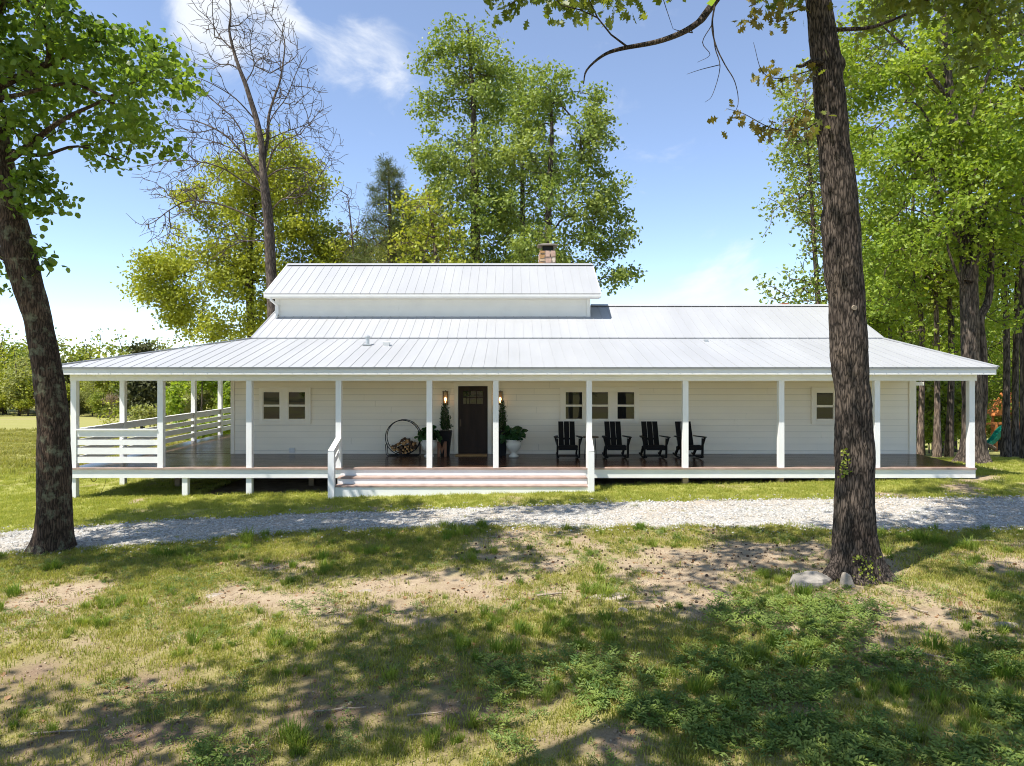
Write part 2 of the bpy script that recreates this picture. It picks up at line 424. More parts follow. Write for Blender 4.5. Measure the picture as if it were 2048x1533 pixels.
# --- roofs
def plane_roof(x0a, x1a, ya, za, x0b, x1b, yb, zb, pitch, roof_name, phase=0., rib=.010, back=None):
    """One sloping roof plane of standing-seam panels; a = eave line, b = top line."""
    L = math.hypot(yb - ya, zb - za); dy, dz = (yb - ya) / L, (zb - za) / L
    nrm = np.array([0, -dz, dy])
    def pt(x, t, h=0): return np.array([x, ya + dy * t, za + dz * t]) + nrm * h
    lo = lambda t: x0a + (x0b - x0a) * t / L
    hi = lambda t: x1a + (x1b - x1a) * t / L
    slab = MB().prism([pt(x0a, 0, -.05), pt(x1a, 0, -.05), pt(x1b, L, -.05), pt(x0b, L, -.05)], nrm * .044)
    base = HB(roof_name, slab, M['roof'])
    xmin, xmax = min(x0a, x0b), max(x1a, x1b)
    n = int((xmax - xmin) / pitch) + 1
    def clip(poly, f):
        out = []
        for i in range(len(poly)):
            p, q = poly[i], poly[(i + 1) % len(poly)]; fp, fq = f(p), f(q)
            if fp >= 0: out.append(p)
            if fp * fq < 0: s = fp / (fp - fq); out.append((p[0] + (q[0]-p[0])*s, p[1] + (q[1]-p[1])*s))
        return out
    for i in range(n + 1):
        xa = xmin + (i - phase) * pitch; xb = xa + pitch
        dh = random.uniform(0, .002)
        poly = [(xa + .0015, 0.), (xb - .0015, 0.), (xb - .0015, L), (xa + .0015, L)]
        poly = clip(poly, lambda p: p[0] - lo(p[1])); 
        if len(poly) >= 3: poly = clip(poly, lambda p: hi(p[1]) - p[0])
        if len(poly) < 3: continue
        ar = .5 * abs(sum(poly[k][0]*poly[(k+1) % len(poly)][1] - poly[(k+1) % len(poly)][0]*poly[k][1] for k in range(len(poly))))
        if ar < .02: continue
        m = MB().prism([pt(x, t, -.004) for x, t in poly], nrm * (.008 + dh))
        # standing rib on the panel's side lap
        strip = clip(clip([(xa - .009, -.012), (xa + .009, -.012), (xa + .009, L), (xa - .009, L)], lambda p: p[0] - lo(max(p[1], 0)) - .004), lambda p: hi(max(p[1], 0)) - .004 - p[0])
        if len(strip) >= 3: m.prism([pt(x, t, .0045 + dh) for x, t in strip], nrm * rib)
        HB('roof_panel', m, M['roof'], base)
    return base
EY, EZ = 18.26, 3.60
BY, BZ = 22.30, 4.54
RY, RZ = 25.15, 5.88
plane_roof(-12.47, 13.0, EY, EZ, -8.50, 12.1, BY, BZ, .325, 'porch_roof')
plane_roof(-8.50, 12.1, BY - .05, BZ + .03, -8.50, 12.1, RY, RZ, .31, 'main_roof', .4)
HB('porch_roof', MB().prism([(-12.47, EY + .03, EZ - .02), (-12.47, 31, EZ - .02), (-8.5, 31, BZ - .02), (-8.5, BY, BZ - .02)], (0, 0, -.04)), M['roof'])
HB('porch_roof', MB().prism([(13.0, EY + .03, EZ - .02), (13.0, 28.4, EZ - .02), (12.1, 28.4, BZ - .02), (12.1, BY, BZ - .02)], (0, 0, -.04)), M['roof'])
HB('main_roof', MB().prism([(-8.5, RY, RZ - .01), (12.1, RY, RZ - .01), (12.1, 28.3, RZ - 1.48), (-8.5, 28.3, RZ - 1.48)], (0, 0, -.05)), M['roof'])
HB('porch_roof', MB().prism([(-8.5, 28.2, RZ - 1.42), (12.1, 28.2, RZ - 1.42), (12.1, 31, 3.6), (-8.5, 31, 3.6)], (0, 0, -.05)), M['roof'])
def cap(a, b, wdt=.16):
    a = np.array(a, float); b = np.array(b, float)
    return MB().prism([a + (0, -wdt, -.055), a + (0, 0, .03), a + (0, wdt, -.055), a + (0, 0, .012)], b - a)
HB('ridge_cap', cap((2.9, RY, RZ + .03), (12.1, RY, RZ + .03)), M['roof'])
hipc = MB()
hipc.bar((-12.47, EY, EZ + .02), (-8.5, BY, BZ + .03), .11, .03); HB('hip_cap', hipc, M['roof'])
HB('hip_cap', MB().bar((13.0, EY, EZ + .02), (12.1, BY, BZ + .03), .09, .03), M['roof'])
for x in (-8.52, 12.1):
    HB('rake_trim', MB().prism([(x, BY - .02, BZ + .06), (x, RY, RZ + .045), (x, RY, RZ - .12), (x, BY - .02, BZ - .08)], (.025, 0, 0)), M['roof'])
# --- raised clerestory
CY, CX0, CX1 = 24.08, -8.33, 2.74
cw = HB('clerestory_wall', MB().box(CX0, CX1, CY + .02, 28.1, 4.9, 6.12), M['white'])
for i in range(4):
    z0 = 5.40 + i * .197
    z1 = min(z0 + .21, 6.10)
    seg = [CX0 + .12, -4.9 + i * .9, 0.3 - i * .4, CX1 - .12]
    for a, b in zip(seg[:-1], seg[1:]):
        HB('siding_board', MB().hexa([(a + .002, CY - .002, z0), (b - .002, CY - .002, z0), (b - .002, CY + .018, z0), (a + .002, CY + .018, z0)],
           [(a + .002, CY + .011, z1), (b - .002, CY + .011, z1), (b - .002, CY + .018, z1), (a + .002, CY + .018, z1)]), M['white'], cw)
for a, b in ((CX0 - .02, CX0 + .118), (CX1 - .118, CX1 + .02)):
    HB('corner_trim', MB().box(a, b, CY - .02, CY + .1, 5.36, 6.1), M['white'])
HB('flashing', MB().prism([(CX0 - .03, CY - .10, 5.345), (CX0 - .03, CY - .004, 5.40), (CX0 - .03, CY - .004, 5.30)], (CX1 - CX0 + .06, 0, 0)), M['galv'])
UX0, UX1, UY, UZ, TY, TZ = -8.58, 3.07, 23.66, 6.17, 26.1, 7.53
plane_roof(UX0, UX1, UY, UZ, UX0, UX1, TY, TZ, .31, 'clerestory_roof', .3)
HB('clerestory_roof', MB().prism([(UX0, TY, TZ - .01), (UX1, TY, TZ - .01), (UX1, 28.54, UZ - .01), (UX0, 28.54, UZ - .01)], (0, 0, -.05)), M['roof'])
HB('ridge_cap', cap((UX0, TY, TZ + .03), (UX1, TY, TZ + .03)), M['roof'])
for x in (CX0 + .02, CX1 - .12):
    HB('gable_wall', MB().prism([(x, CY + .05, 6.13), (x, 28.07, 6.13), (x, TY, TZ - .10)], (.1, 0, 0)), M['white'])
for x in (UX0 - .022, UX1 + .001):
    HB('rake_trim', MB().prism([(x, UY, UZ + .02), (x, TY, TZ + .02), (x, TY, TZ - .15), (x, UY, UZ - .15)], (.021, 0, 0)), M['white'])
HB('soffit', MB().box(UX0, UX1, UY + .09, CY - .005, 6.02, 6.045), M['soffit'])
gut = MB().prism([(UX0 - .01, UY - .05, 6.13), (UX0 - .01, UY - .045, 6.06), (UX0 - .01, UY - .015, 6.02), (UX0 - .01, UY + .07, 6.02), (UX0 - .01, UY + .07, 6.13)], (UX1 - UX0 + .02, 0, 0))
HB('gutter', gut, M['white'])
dsp = MB().bar((-8.36, UY + .0, 6.03), (-8.36, UY + .03, 5.93), .08, .06, (1, 0, 0)).bar((-8.36, UY + .02, 5.95), (-8.24, CY - .06, 5.78), .07, .06, (1, 0, 0)).bar((-8.24, CY - .06, 5.80), (-8.24, CY - .06, 5.42), .08, .06, (1, 0, 0)).bar((-8.24, CY - .05, 5.44), (-8.24, CY - .22, 5.36), .08, .06, (1, 0, 0))
HB('downspout', dsp, M['white'])
# --- chimneys and roof vents
cyY = 27.0
cx0, cx1 = U(1078.5, cyY), U(1111.5, cyY)
zt = Zv(501, cyY); zb = 6.3
chim = HB('chimney', MB().box(cx0 + .03, cx1 - .03, cyY + .03, cyY + .62, zb, zt - .01), M['mortar'])
rs = random.Random(3)
def stone_face(x0, x1, z0, z1, yf):
    rects = []
    def split(a, b, c, d, dep):
        if dep == 0 or (b - a < .30 and d - c < .30): rects.append((a, b, c, d)); return
        if (b - a) > (d - c) * rs.uniform(.7, 1.3): s = a + (b - a) * rs.uniform(.35, .65); split(a, s, c, d, dep - 1); split(s, b, c, d, dep - 1)
        else: s = c + (d - c) * rs.uniform(.35, .65); split(a, b, c, s, dep - 1); split(a, b, s, d, dep - 1)
    split(x0, x1, z0, z1, 5)
    for a, b, c, d in rects:
        g = .012; j = lambda: rs.uniform(0, .035)
        poly = [(a + g + j(), yf, c + g), (b - g - j(), yf, c + g + j()), (b - g, yf, c + g + (d - c) * .5), (b - g - j(), yf, d - g - j()), (a + g + j(), yf, d - g), (a + g, yf, c + (d - c) * .6)]
        HB('stone', MB().prism(poly, (0, -.03 - rs.uniform(0, .03), 0)), STONE[rs.randrange(4)], chim)
stone_face(cx0, cx1, zb + .6, zt, cyY + .031)
for (fx, sg) in ((cx0 + .03, -1), (cx1 - .03, 1)):
    z = zb + .6
    while z < zt - .1:
        h = rs.uniform(.2, .4); h = min(h, zt - z)
        y0 = cyY + .03
        for y1 in (cyY + .03 + rs.uniform(.2, .4), cyY + .61):
            HB('stone', MB().box(min(fx, fx + sg * .035), max(fx, fx + sg * .035), y0 + .01, y1 - .01, z + .01, z + h - .01), STONE[rs.randrange(4)], chim); y0 = y1
        z += h
flue = MB().box(cx0 + .14, cx1 - .1, cyY + .14, cyY + .52, zt - .02, zt + .21)
HB('flue', flue, M['black'])
capm = MB().hexa([(cx0 - .05, cyY - .04, zt + .235), (cx1 + .07, cyY - .04, zt + .235), (cx1 + .07, cyY + .7, zt + .235), (cx0 - .05, cyY + .7, zt + .235)],
                 [(cx0 + .2, cyY + .2, zt + .31), (cx1 - .18, cyY + .2, zt + .31), (cx1 - .18, cyY + .45, zt + .31), (cx0 + .2, cyY + .45, zt + .31)])
capm.box(cx0 - .055, cx1 + .075, cyY - .045, cyY + .705, zt + .20, zt + .233)
for x in (cx0 + .05, cx1 - .05):
    for y in (cyY + .06, cyY + .58): capm.box(x - .014, x + .014, y - .014, y + .014, zt - .01, zt + .2)
HB('chimney_cap', capm, M['cap_metal'])
bY = 27.0; bx0, bx1 = U(1563, bY), U(1578, bY); bzt = Zv(606, bY)
bch = HB('brick_chimney', MB().box(bx0, bx1, bY, bY + .4, 4.9, bzt - .02), M['mortar'])
for r_ in range(3):
    for k in range(2):
        xa = bx0 + (bx1 - bx0) * k / 2; xb = bx0 + (bx1 - bx0) * (k + 1) / 2
        z = bzt - .085 * (r_ + 1)
        HB('brick', MB().box(xa + .006, xb - .006, bY - .012, bY + .3, z + .007, z + .078), M['brick'], bch)
def roof_at(u, v):
    """point on the porch roof seen at pixel (u, v)"""
    m_ = (BZ - EZ) / (BY - EY); k = (v - HZ) / FPX
    Y = (HC - EZ + m_ * EY) / (m_ + k); return U(u, Y), Y, HC - k * Y
x, y, z = roof_at(735, 691)
HB('roof_vent', MB().tube([(x, y, z - .05), (x, y, z + .24)], .06, 12).box(x - .13, x + .13, y - .15, y + .12, z - .012, z + .03).lathe([(.09, .24), (.09, .27), (.03, .31)], (x, y, z), 12), M['galv'], smooth=False)
x, y, z = roof_at(774, 692)
HB('roof_vent', MB().hexa([(x - .08, y - .1, z - .02), (x + .08, y - .1, z - .02), (x + .08, y + .1, z + .03), (x - .08, y + .1, z + .03)], [(x - .1, y - .13, z + .11), (x + .1, y - .13, z + .11), (x + .08, y + .1, z + .14), (x - .08, y + .1, z + .14)]), M['white'])
x, y, z = roof_at(1412, 684)
HB('roof_vent', MB().box(x - .06, x + .06, y - .06, y + .06, z - .02, z + .07), M['galv'])

# --- porch: ceiling, beams, fascia
HB('porch_ceiling', MB().box(-12.36, 12.92, 18.35, YW - .02, 3.412, 3.43), M['soffit'])
HB('porch_ceiling', MB().box(-12.36, XL - .03, YW - .018, 28.5, 3.412, 3.43), M['soffit'])
HB('fascia', MB().box(-12.43, 12.98, 18.305, 18.345, 3.405, 3.585), M['white'])
HB('fascia', MB().box(-12.43, -12.39, 18.347, 30.9, 3.405, 3.585), M['white'])
HB('fascia', MB().box(12.94, 12.98, 18.347, 28.3, 3.405, 3.585), M['white'])
HB('porch_beam', MB().box(-12.10, 12.72, YP - .012, YP + .155, 3.232, 3.41), M['white'])
HB('porch_beam', MB().box(-12.09, -11.95, YP + .158, 28.4, 3.232, 3.41), M['white'])
HB('porch_beam', MB().box(12.53, 12.69, YP + .158, YW - .05, 3.232, 3.41), M['white'])
# deck boards run across the house; too thin on the slope of view to pick apart
db = MB(); dy_ = .14; y = 18.76
DKR = lambda yy: 12.67 + (yy - 18.7) * .08
while y < YW - .03:
    y1 = min(y + dy_ - .005, YW - .01)
    xs = [-12.10]; jr = random.Random(int(y * 100)); x = -12.1 + jr.uniform(2, 5)
    while x < 10.5: xs.append(x); x += jr.uniform(3.4, 5.2)
    xs.append(DKR(y))
    for a, b in zip(xs[:-1], xs[1:]):
        dz = jr.uniform(-.0015, .0015); db.box(a + .001, b - .002, y, y1, DZ - .035, DZ + dz)
    y += dy_
while y < 28.4:
    jr = random.Random(int(y * 100)); dz = jr.uniform(-.002, .002)
    db.box(-12.10, XL - .03, y, y + dy_ - .006, DZ - .035, DZ + dz); y += dy_
tag(HB('decking', db, M['deck']), kind='stuff')
HB('deck_nosing', MB().box(-12.12, DKR(18.7), 18.615, 18.757, DZ - .038, DZ + .002), M['edge_wood'])
HB('rim_board', MB().box(-12.09, 12.66, 18.655, 18.695, .575, DZ - .041), M['white'])
HB('rim_board', MB().box(-12.09, -12.05, 18.70, 28.4, .575, DZ - .041), M['white'])
HB('rim_board', MB().prism([(12.62, 18.70, .575), (12.66, 18.70, .575), (12.90, YW, .575), (12.86, YW, .575)], (0, 0, DZ - .041 - .575)), M['white'])
for i in range(7):
    jy = 19.1 + i * .42
    HB('joist', MB().box(-12.0, 12.5, jy, jy + .045, .60, .81), M['underside'])

# --- porch posts
PW = .15
pm = MB().box(-PW/2, PW/2, 0, PW, DZ - .03, 3.23).mesh('porch_post'); pm.materials.append(M['white'])
def post(x, y): link('porch_post', pm, None, house, np.array([x, y, 0]) - world_of(house))
POSTU = [146.5, 320, 497.6, 676.7, 858.5, 991.5, 1178.5, 1371.5, 1563.3, 1755, 1944.3]
PX = [U(u, YP) for u in POSTU]
for x in PX: post(x, YP)
for k in range(1, 5): post(-12.015, YP + 2.34 * k)
def stub(x, y, mat, wd=.15):
    g = gz(x, y + wd / 2) - .15
    HB('support_post', MB().box(x - wd/2, x + wd/2, y, y + wd, g, .573), mat)
stub(PX[0] - .002, YP - .005, M['white']); 
for u in (369.5, 497.6): stub(U(u, YP), YP - .003, M['white'])
stub(-12.015, YP + 2.34, M['white']); stub(U(326, 23.4), 23.4, M['white'])
for u in (1371, 1562, 1642): stub(U(u, YP + .05), YP + .03, M['underside'])
for x in (-10, -6, -2, 2, 6, 10): stub(x, 20.4, M['underside'])
# --- railings round the open corner
RAILS = [(1.70, 1.872), (1.468, 1.612), (1.215, 1.392), (.975, 1.145)]
def railing(a, b):
    a = np.array(a, float); b = np.array(b, float)
    rl = empty('railing', (a + b) / 2); rl.parent = house; rl.location = tuple((a + b) / 2 - world_of(house))
    for z0, z1 in RAILS:
        HB('rail', MB().bar((a[0], a[1], (z0+z1)/2), (b[0], b[1], (z0+z1)/2), .036, z1 - z0), M['white'], rl)
    HB('rail_cap', MB().bar((a[0], a[1], 1.893), (b[0], b[1], 1.893), .135, .036), M['white'], rl)
railing((PX[0] + PW/2 + .002, YP + .04, 0), (PX[1] - PW/2 - .002, YP + .04, 0))
for k in range(5):
    y0 = YP + 2.34 * k + PW + .002; y1 = YP + 2.34 * (k + 1) - .002
    railing((-12.0, y0, 0), (-12.0, y1 if k < 4 else 30.3, 0))
# --- front steps
SX0, SX1 = U(669.5, 17.95), U(1175.5, 17.95)
st = empty('steps', (0, 18.3, 0)); st.parent = house; st.location = tuple(np.array([0, 18.3, 0]) - world_of(house))
XS0, XS1 = SX0 - .02, SX1 + .02
def step_board(name, x0, x1, *b, mat): HB(name, MB().box(x0, x1, *b), M[mat], st)
z2, z3 = .645, .475
step_board('riser', XS0, XS1, 18.645, 18.654, z2 + .002, DZ - .042, mat='white')
step_board('tread', XS0, XS1, 18.30, 18.643, z2 - .038, z2, mat='edge_wood')
step_board('riser', XS0, XS1, 18.318, 18.36, z3 + .002, z2 - .04, mat='white')
step_board('tread', XS0, XS1, 17.985, 18.358, z3 - .038, z3, mat='edge_wood')
step_board('riser', XS0, XS1, 18.005, 18.05, .05, z3 - .04, mat='white')
for (xn, pi_) in ((SX0 - .085, 3), (SX1 + .085, 6)):
    y0 = 17.88
    HB('newel_post', MB().box(xn - .08, xn + .08, y0, y0 + .16, gz(xn, y0) - .2, 1.385), M['white'])
    hr = empty('handrail', (xn, 18.3, 1)); hr.parent = house; hr.location = tuple(np.array([xn, 18.3, 1.]) - world_of(house))
    xp = PX[pi_]
    for dz, h in ((0, .035), (-.2, .14), (-.42, .14)):
        wd = .15 if dz == 0 else .038
        za, zb_ = (1.40 + dz, 1.66 + dz)
        if dz: za, zb_ = za + .02, zb_ + .02
        HB('rail', MB().bar((xn, y0 + (.0 if dz == 0 else .162), za), (xp, YP + .02 if dz == 0 else YP - .003, zb_), wd, h), M['white'], hr)

# --- door
def W(u, v): return U(u, YW), Zv(v, YW)
dx0, dzt = W(916.7, 772.8); dx1, _ = W(975.2, 909); dzb = DZ + .012
door = HB('door', MB().box(dx0, dx1, YW - .022, YW - .004, dzb, dzt), M['door'])
gx0, gz1 = W(926, 782); gx1, gz0 = W(966.8, 809)
# stiles and rails stand proud; recessed panels behind
s = MB()
yF = YW - .04
s.box(dx0, gx0, yF, YW - .0225, dzb, dzt).box(gx1, dx1, yF, YW - .0225, dzb, dzt)
s.box(gx0, gx1, yF, YW - .0225, gz1, dzt).box(gx0, gx1, yF, YW - .0225, gz0 - .13, gz0)
s.box(gx0, gx1, yF, YW - .0225, dzb, dzb + .22)
cxm = (dx0 + dx1) / 2
s.box(cxm - .06, cxm + .06, yF, YW - .0225, dzb + .22, gz0 - .13)
s.box(gx0 - .03, gx1 + .03, yF - .03, yF - .0005, gz0 - .045, gz0 - .012)
HB('stile_frame', s, M['door'], door)
for i in range(3):
    for j in range(2):
        a = gx0 + (gx1 - gx0) * i / 3; b = gx0 + (gx1 - gx0) * (i + 1) / 3; c = gz0 + (gz1 - gz0) * j / 2; d = gz0 + (gz1 - gz0) * (j + 1) / 2
        HB('pane', MB().box(a + .008, b - .008, YW - .031, YW - .0225, c + .008, d - .008), M['glass'], door)
mun = MB()
for i in (1, 2): x = gx0 + (gx1 - gx0) * i / 3; mun.box(x - .011, x + .011, yF, YW - .0318, gz0, gz1)
zm = (gz0 + gz1) / 2
mun.box(gx0, gx1, yF - .001, YW - .0318, zm - .011, zm + .011)
HB('muntin', mun, M['door'], door)
hx = dx0 + .07; hz = DZ + .98
HB('handle', MB().box(hx - .025, hx + .025, yF - .012, yF - .0005, hz - .1, hz + .12).tube([(hx, yF - .03, hz + .03), (hx, yF - .055, hz), (hx, yF - .03, hz - .08)], .009, 6), M['bronze'], door)
tw = .13
tr = MB().box(dx0 - tw, dx0 - .006, YW - .05, YW - .003, DZ + .004, dzt + .006).box(dx1 + .006, dx1 + tw, YW - .05, YW - .003, DZ + .004, dzt + .006)
tr.box(dx0 - tw - .02, dx1 + tw + .02, YW - .055, YW - .003, dzt + .0065, dzt + .16)
HB('door_frame', tr, M['trim'])
HB('threshold', MB().box(dx0, dx1, YW - .1, YW - .004, DZ + .002, DZ + .0115), M['bronze'])

# --- windows
def window_group(outer, glass):
    """outer: trim box in px; glass: list of (u0, u1, [(v0, v1), (v0, v1)])"""
    X0, Z1 = W(outer[0], outer[1]); X1, Z0 = W(outer[2], outer[3])
    ins = []
    for (u0, u1, vs_) in glass:
        a, _ = W(u0, 0); b, _ = W(u1, 0)
        zz = [(W(0, v1)[1], W(0, v0)[1]) for v0, v1 in vs_]
        ins.append((a - .065, b + .065, zz[1][0] - .075, zz[0][1] + .065, a, b, zz))
    tz0, tz1 = ins[0][2], ins[0][3]
    sm = MB()
    y0, y1 = YW - .045, YW - .003
    sm.box(X0, X1, y0, y1, tz1, Z1).box(X0, X1, y0, y1, Z0, tz0)
    xs = [X0] + [q for i in ins for q in (i[0], i[1])] + [X1]
    for a, b in zip(xs[0::2], xs[1::2]): sm.box(a, b, y0, y1, tz0 + .0005, tz1 - .0005)
    HB('window_surround', sm, M['trim'])
    for (a0, b0, c0, d0, a, b, zz) in ins:
        f = MB(); yo = YW - .052
        f.box(a0, a - .022, yo, y1, c0, d0).box(b + .022, b0, yo, y1, c0, d0)
        f.box(a - .022, b + .022, yo, y1, d0 - .035, d0).box(a - .022, b + .022, yo - .012, y1, c0, c0 + .04)
        win = HB('window', f, M['trim'])
        for k, (z0, z1) in enumerate(zz):
            ys = YW - .034 - (0.0 if k == 0 else -.008)
            sh = MB(); lo = z0 - .03 if k == 1 else z0 - .022; hi_ = z1 + .028 if k == 0 else z1 + .02
            sh.box(a - .0215, a, ys, YW - .004, lo, hi_).box(b, b + .0215, ys, YW - .004, lo, hi_)
            sh.box(a, b, ys, YW - .004, lo, z0).box(a, b, ys, YW - .004, z1, hi_)
            HB('sash', sh, M['trim'], win)
            HB('pane', MB().box(a + .0005, b - .0005, YW - .022, YW - .006, z0 + .0005, z1 - .0005), M['glass'], win)
VS = [(784.8, 809.6), (813.6, 838)]
window_group((519, 775, 622, 848), [(527.8, 559.6, VS), (578.2, 610.4, VS)])
window_group((1120.4, 774.4, 1277.7, 847.4), [(1131.4, 1164, VS), (1183, 1215.7, VS), (1234.8, 1267.8, VS)])
window_group((1622, 775, 1676, 848), [(1632.6, 1665, [(786, 810.5), (815, 838)])])
x0, z1 = W(579.5, 896); x1, z0 = W(590.5, 905.5)
HB('outlet', MB().box(x0, x1, YW - .045, YW - .004, z0, z1).box(x0 + .02, x1 - .02, YW - .052, YW - .0455, z0 + .02, z1 - .02), M['box'])
# cable sagging below the deck
pts = [(U(205 + i, 19.2), 19.2, Zv(955, 19.2) - .0) for i in (0,)]
def sag(u0, u1, vt, vb, Y):
    return [(U(u0 + (u1 - u0) * t, Y), Y, Zv(vt + (vb - vt) * (1 - (2*t - 1) ** 2), Y)) for t in np.linspace(0, 1, 9)]
HB('cable', MB().tube(sag(180, 195, 953, 964, 19.0), .007, 5), M['cable'])
HB('cable', MB().tube([(U(213, 19.2), 19.2, Zv(953, 19.2)), (U(210, 19.2), 19.2, Zv(970, 19.2)), (U(205, 19.2), 19.15, Zv(985, 19.15)), (U(206, 19.2), 19.1, gz(U(206, 19.1), 19.1) + .01)], .005, 5), M['cable'])

# ------------------------------------------------------------------ things on the porch
YL = YW - .06
def lantern(u, lab):
    x = U(u, YW); z0 = Zv(809.5, YW); z1 = Zv(781, YW)
    t = empty('wall_lantern', (x, YW - .02, z0), lab, 'wall lamp', 'lanterns flanking the front door')
    MB().box(x - .06, x + .06, YW - .03, YW - .008, z0 + .03, z1 - .03).build('back_plate', M['bronze'], t)
    f = MB(); a = .075; ya, yb = YW - .19, YW - .04
    for xx in (x - a, x + a - .014):
        for yy in (ya, yb - .014): f.box(xx, xx + .014, yy, yy + .014, z0 + .02, z1 - .055)
    f.box(x - a - .008, x + a + .008, ya - .008, yb, z0, z0 + .02).box(x - a - .008, x + a + .008, ya - .008, yb, z1 - .055, z1 - .03)
    f.tube([(x, yb - .04, z1 - .03), (x, yb - .04, z1), (x, YW - .02, z1 - .02)], .008, 6)
    f.build('lantern_frame', M['bronze'], t)
    MB().box(x - a + .016, x + a - .016, yb - .013, yb - .006, z0 + .025, z1 - .06).build('pane', M['lamp_glass'], t)
    MB().lathe([(.012, 0), (.014, .05), (.035, .1), (.03, .15), (.008, .175)], (x, (ya + yb) / 2, z0 + .06), 10).build('bulb', M['bulb'], t, smooth=True)
lantern(891.5, 'lit bronze lantern above the shrub between the log hoop and the dark front door')
lantern(1000.5, 'lit bronze lantern partly behind a post, on the rocking chair side of the door')

x0, _ = W(913.5, 0); x1, _ = W(975, 0)
t = tag(MB().box(x0, x1, YW - .62, YW - .15, DZ + .003, DZ + .022).build('doormat', M['mat']), 'tan coir doormat lying in front of the dark front door', 'doormat')

def leaves_np(centers, size, tmpl, rg, up=.4, out=None, outw=0., droop=0., jitter=.35):
    n = len(centers)
    nv = rg.normal(size=(n, 3)); nv /= np.linalg.norm(nv, axis=1, keepdims=True)
    nv = nv + np.array([0, 0, up])
    if out is not None: nv = nv + out * outw
    nv /= np.linalg.norm(nv, axis=1, keepdims=True) + 1e-9
    t = rg.normal(size=(n, 3)); t[:, 2] -= droop
    t -= nv * (t * nv).sum(1, keepdims=True); t /= np.linalg.norm(t, axis=1, keepdims=True) + 1e-9
    b = np.cross(nv, t)
    s = size * (1 + jitter * rg.uniform(-1, 1, size=(n, 1)))
    TV, TF = tmpl
    V = centers[:, None, :] + s[:, None, :] * (t[:, None, :] * TV[None, :, 0:1] + b[:, None, :] * TV[None, :, 1:2] + nv[:, None, :] * TV[None, :, 2:3])
    k = len(TV)
    F = [(np.asarray(f)[None] + (np.arange(n) * k)[:, None, None]).reshape(-1, np.asarray(f).shape[1]) for f in TF]
    tint = np.concatenate([np.repeat(rg.uniform(0, 1, n), len(f)) for f in TF])
    return V.reshape(-1, 3), F, tint
T_DIA = (np.array([(0,0,0),(.5,.33,.07),(1,0,0),(.5,-.33,.07)]), [np.array([(0,1,2),(0,2,3)])])
T_DIA_N = (np.array([(0,0,0),(.5,.11,.05),(1,0,0),(.5,-.11,.05)]), [np.array([(0,1,2),(0,2,3)])])
T_QUAD = (np.array([(0,0,0),(.45,.42,0.05),(1,0,0),(.45,-.42,-.05)]), [np.array([(0,1,2,3)])])
T_HEX = (np.array([(0,0,0),(.18,.44,.09),(.72,.46,.1),(1.0,0,-.06),(.72,-.46,.1),(.18,-.44,.09)]), [np.array([(0,1,2,3),(0,3,4,5)])])
T_BLADE = (np.array([(0,0,0),(.5,.06,.03),(1,0,0),(.5,-.06,.03)]), [np.array([(0,1,2),(0,2,3)])])
_ol = [(0,0),(.22,.10),(.30,.36),(.42,.14),(.56,.44),(.70,.15),(.86,.28),(1.05,0),(.86,-.28),(.70,-.15),(.56,-.44),(.42,-.14),(.30,-.36),(.22,-.10)]
T_OAK = (np.array([(x, y, .05 * abs(y) / .4 - .08 * x * x) for x, y in _ol]), [np.array([(0,1,13),(1,2,3),(1,3,13),(3,11,13),(11,12,13),(3,4,5),(3,5,11),(5,9,11),(9,10,11),(5,6,7),(5,7,9),(7,8,9)])])
M['shrub_leaf'] = leaf_mat('rosemary_needles', (.016, .04, .010), (.045, .085, .022), .15, .7, .15)
M['plant_leaf'] = leaf_mat('broad_green_leaves', (.012, .045, .012), (.035, .10, .025), .25, .4)

def tall_planter(u, Y, lab):
    x = U(u, Y)
    t = empty('tall_planter', (x, Y, DZ), lab, 'potted shrub', 'tall black planters flanking the front door')
    a, b, H = .125, .20, .77
    m = MB().hexa([(x-a, Y-a, DZ+.003), (x+a, Y-a, DZ+.003), (x+a, Y+a, DZ+.003), (x-a, Y+a, DZ+.003)], [(x-b, Y-b, DZ+H), (x+b, Y-b, DZ+H), (x+b, Y+b, DZ+H), (x-b, Y+b, DZ+H)])
    pot = m.build('pot', M['black_plastic'], t)
    MB().box(x-b+.02, x+b-.02, Y-b+.02, Y+b-.02, DZ+H+.001, DZ+H+.008).build('soil', M['soil'], t)
    rg = np.random.default_rng(int(u)); n = 75
    st_ = MB(); C = []; D = []
    for i in range(n):
        th = rg.uniform(0, 2*pi); h = rg.uniform(.12, .92) ; r = (.20 if h < .3 else .23 * (1 - h) + .03) * rg.uniform(.35, 1.1)
        base = np.array([x + .1*cos(th)*rg.uniform(0, 1), Y + .1*sin(th)*rg.uniform(0, 1), DZ + H]); 
        tip = np.array([x + r*cos(th), Y + r*sin(th), DZ + H + h])
        mid = (base + tip) / 2 + (tip - base) * .1 + (0, 0, .03)
        st_.tube([base, mid, tip], [.005, .004, .002], 4, caps=False)
        for s_ in np.linspace(.05, 1, 30):
            C.append(base * (1-s_)**2 + 2*s_*(1-s_)*mid + s_*s_*tip + rg.normal(0, .008, 3)); D.append((tip - base) / np.linalg.norm(tip - base) + rg.normal(0, .5, 3))
    st_.build('stem', M['stick'], t)
    C = np.array(C); V, F, ti = leaves_np(C, .085, T_DIA_N, rg, 0., droop=-1.2)
    put('foliage', V, F, M['shrub_leaf'], t, tint=ti)
tall_planter(890.5, 21.32, 'tall tapered black planter with an upright shrub, next to the wooden letter')
tall_planter(1003.5, 21.32, 'tall tapered black planter with an upright shrub, mostly hidden behind a porch post')
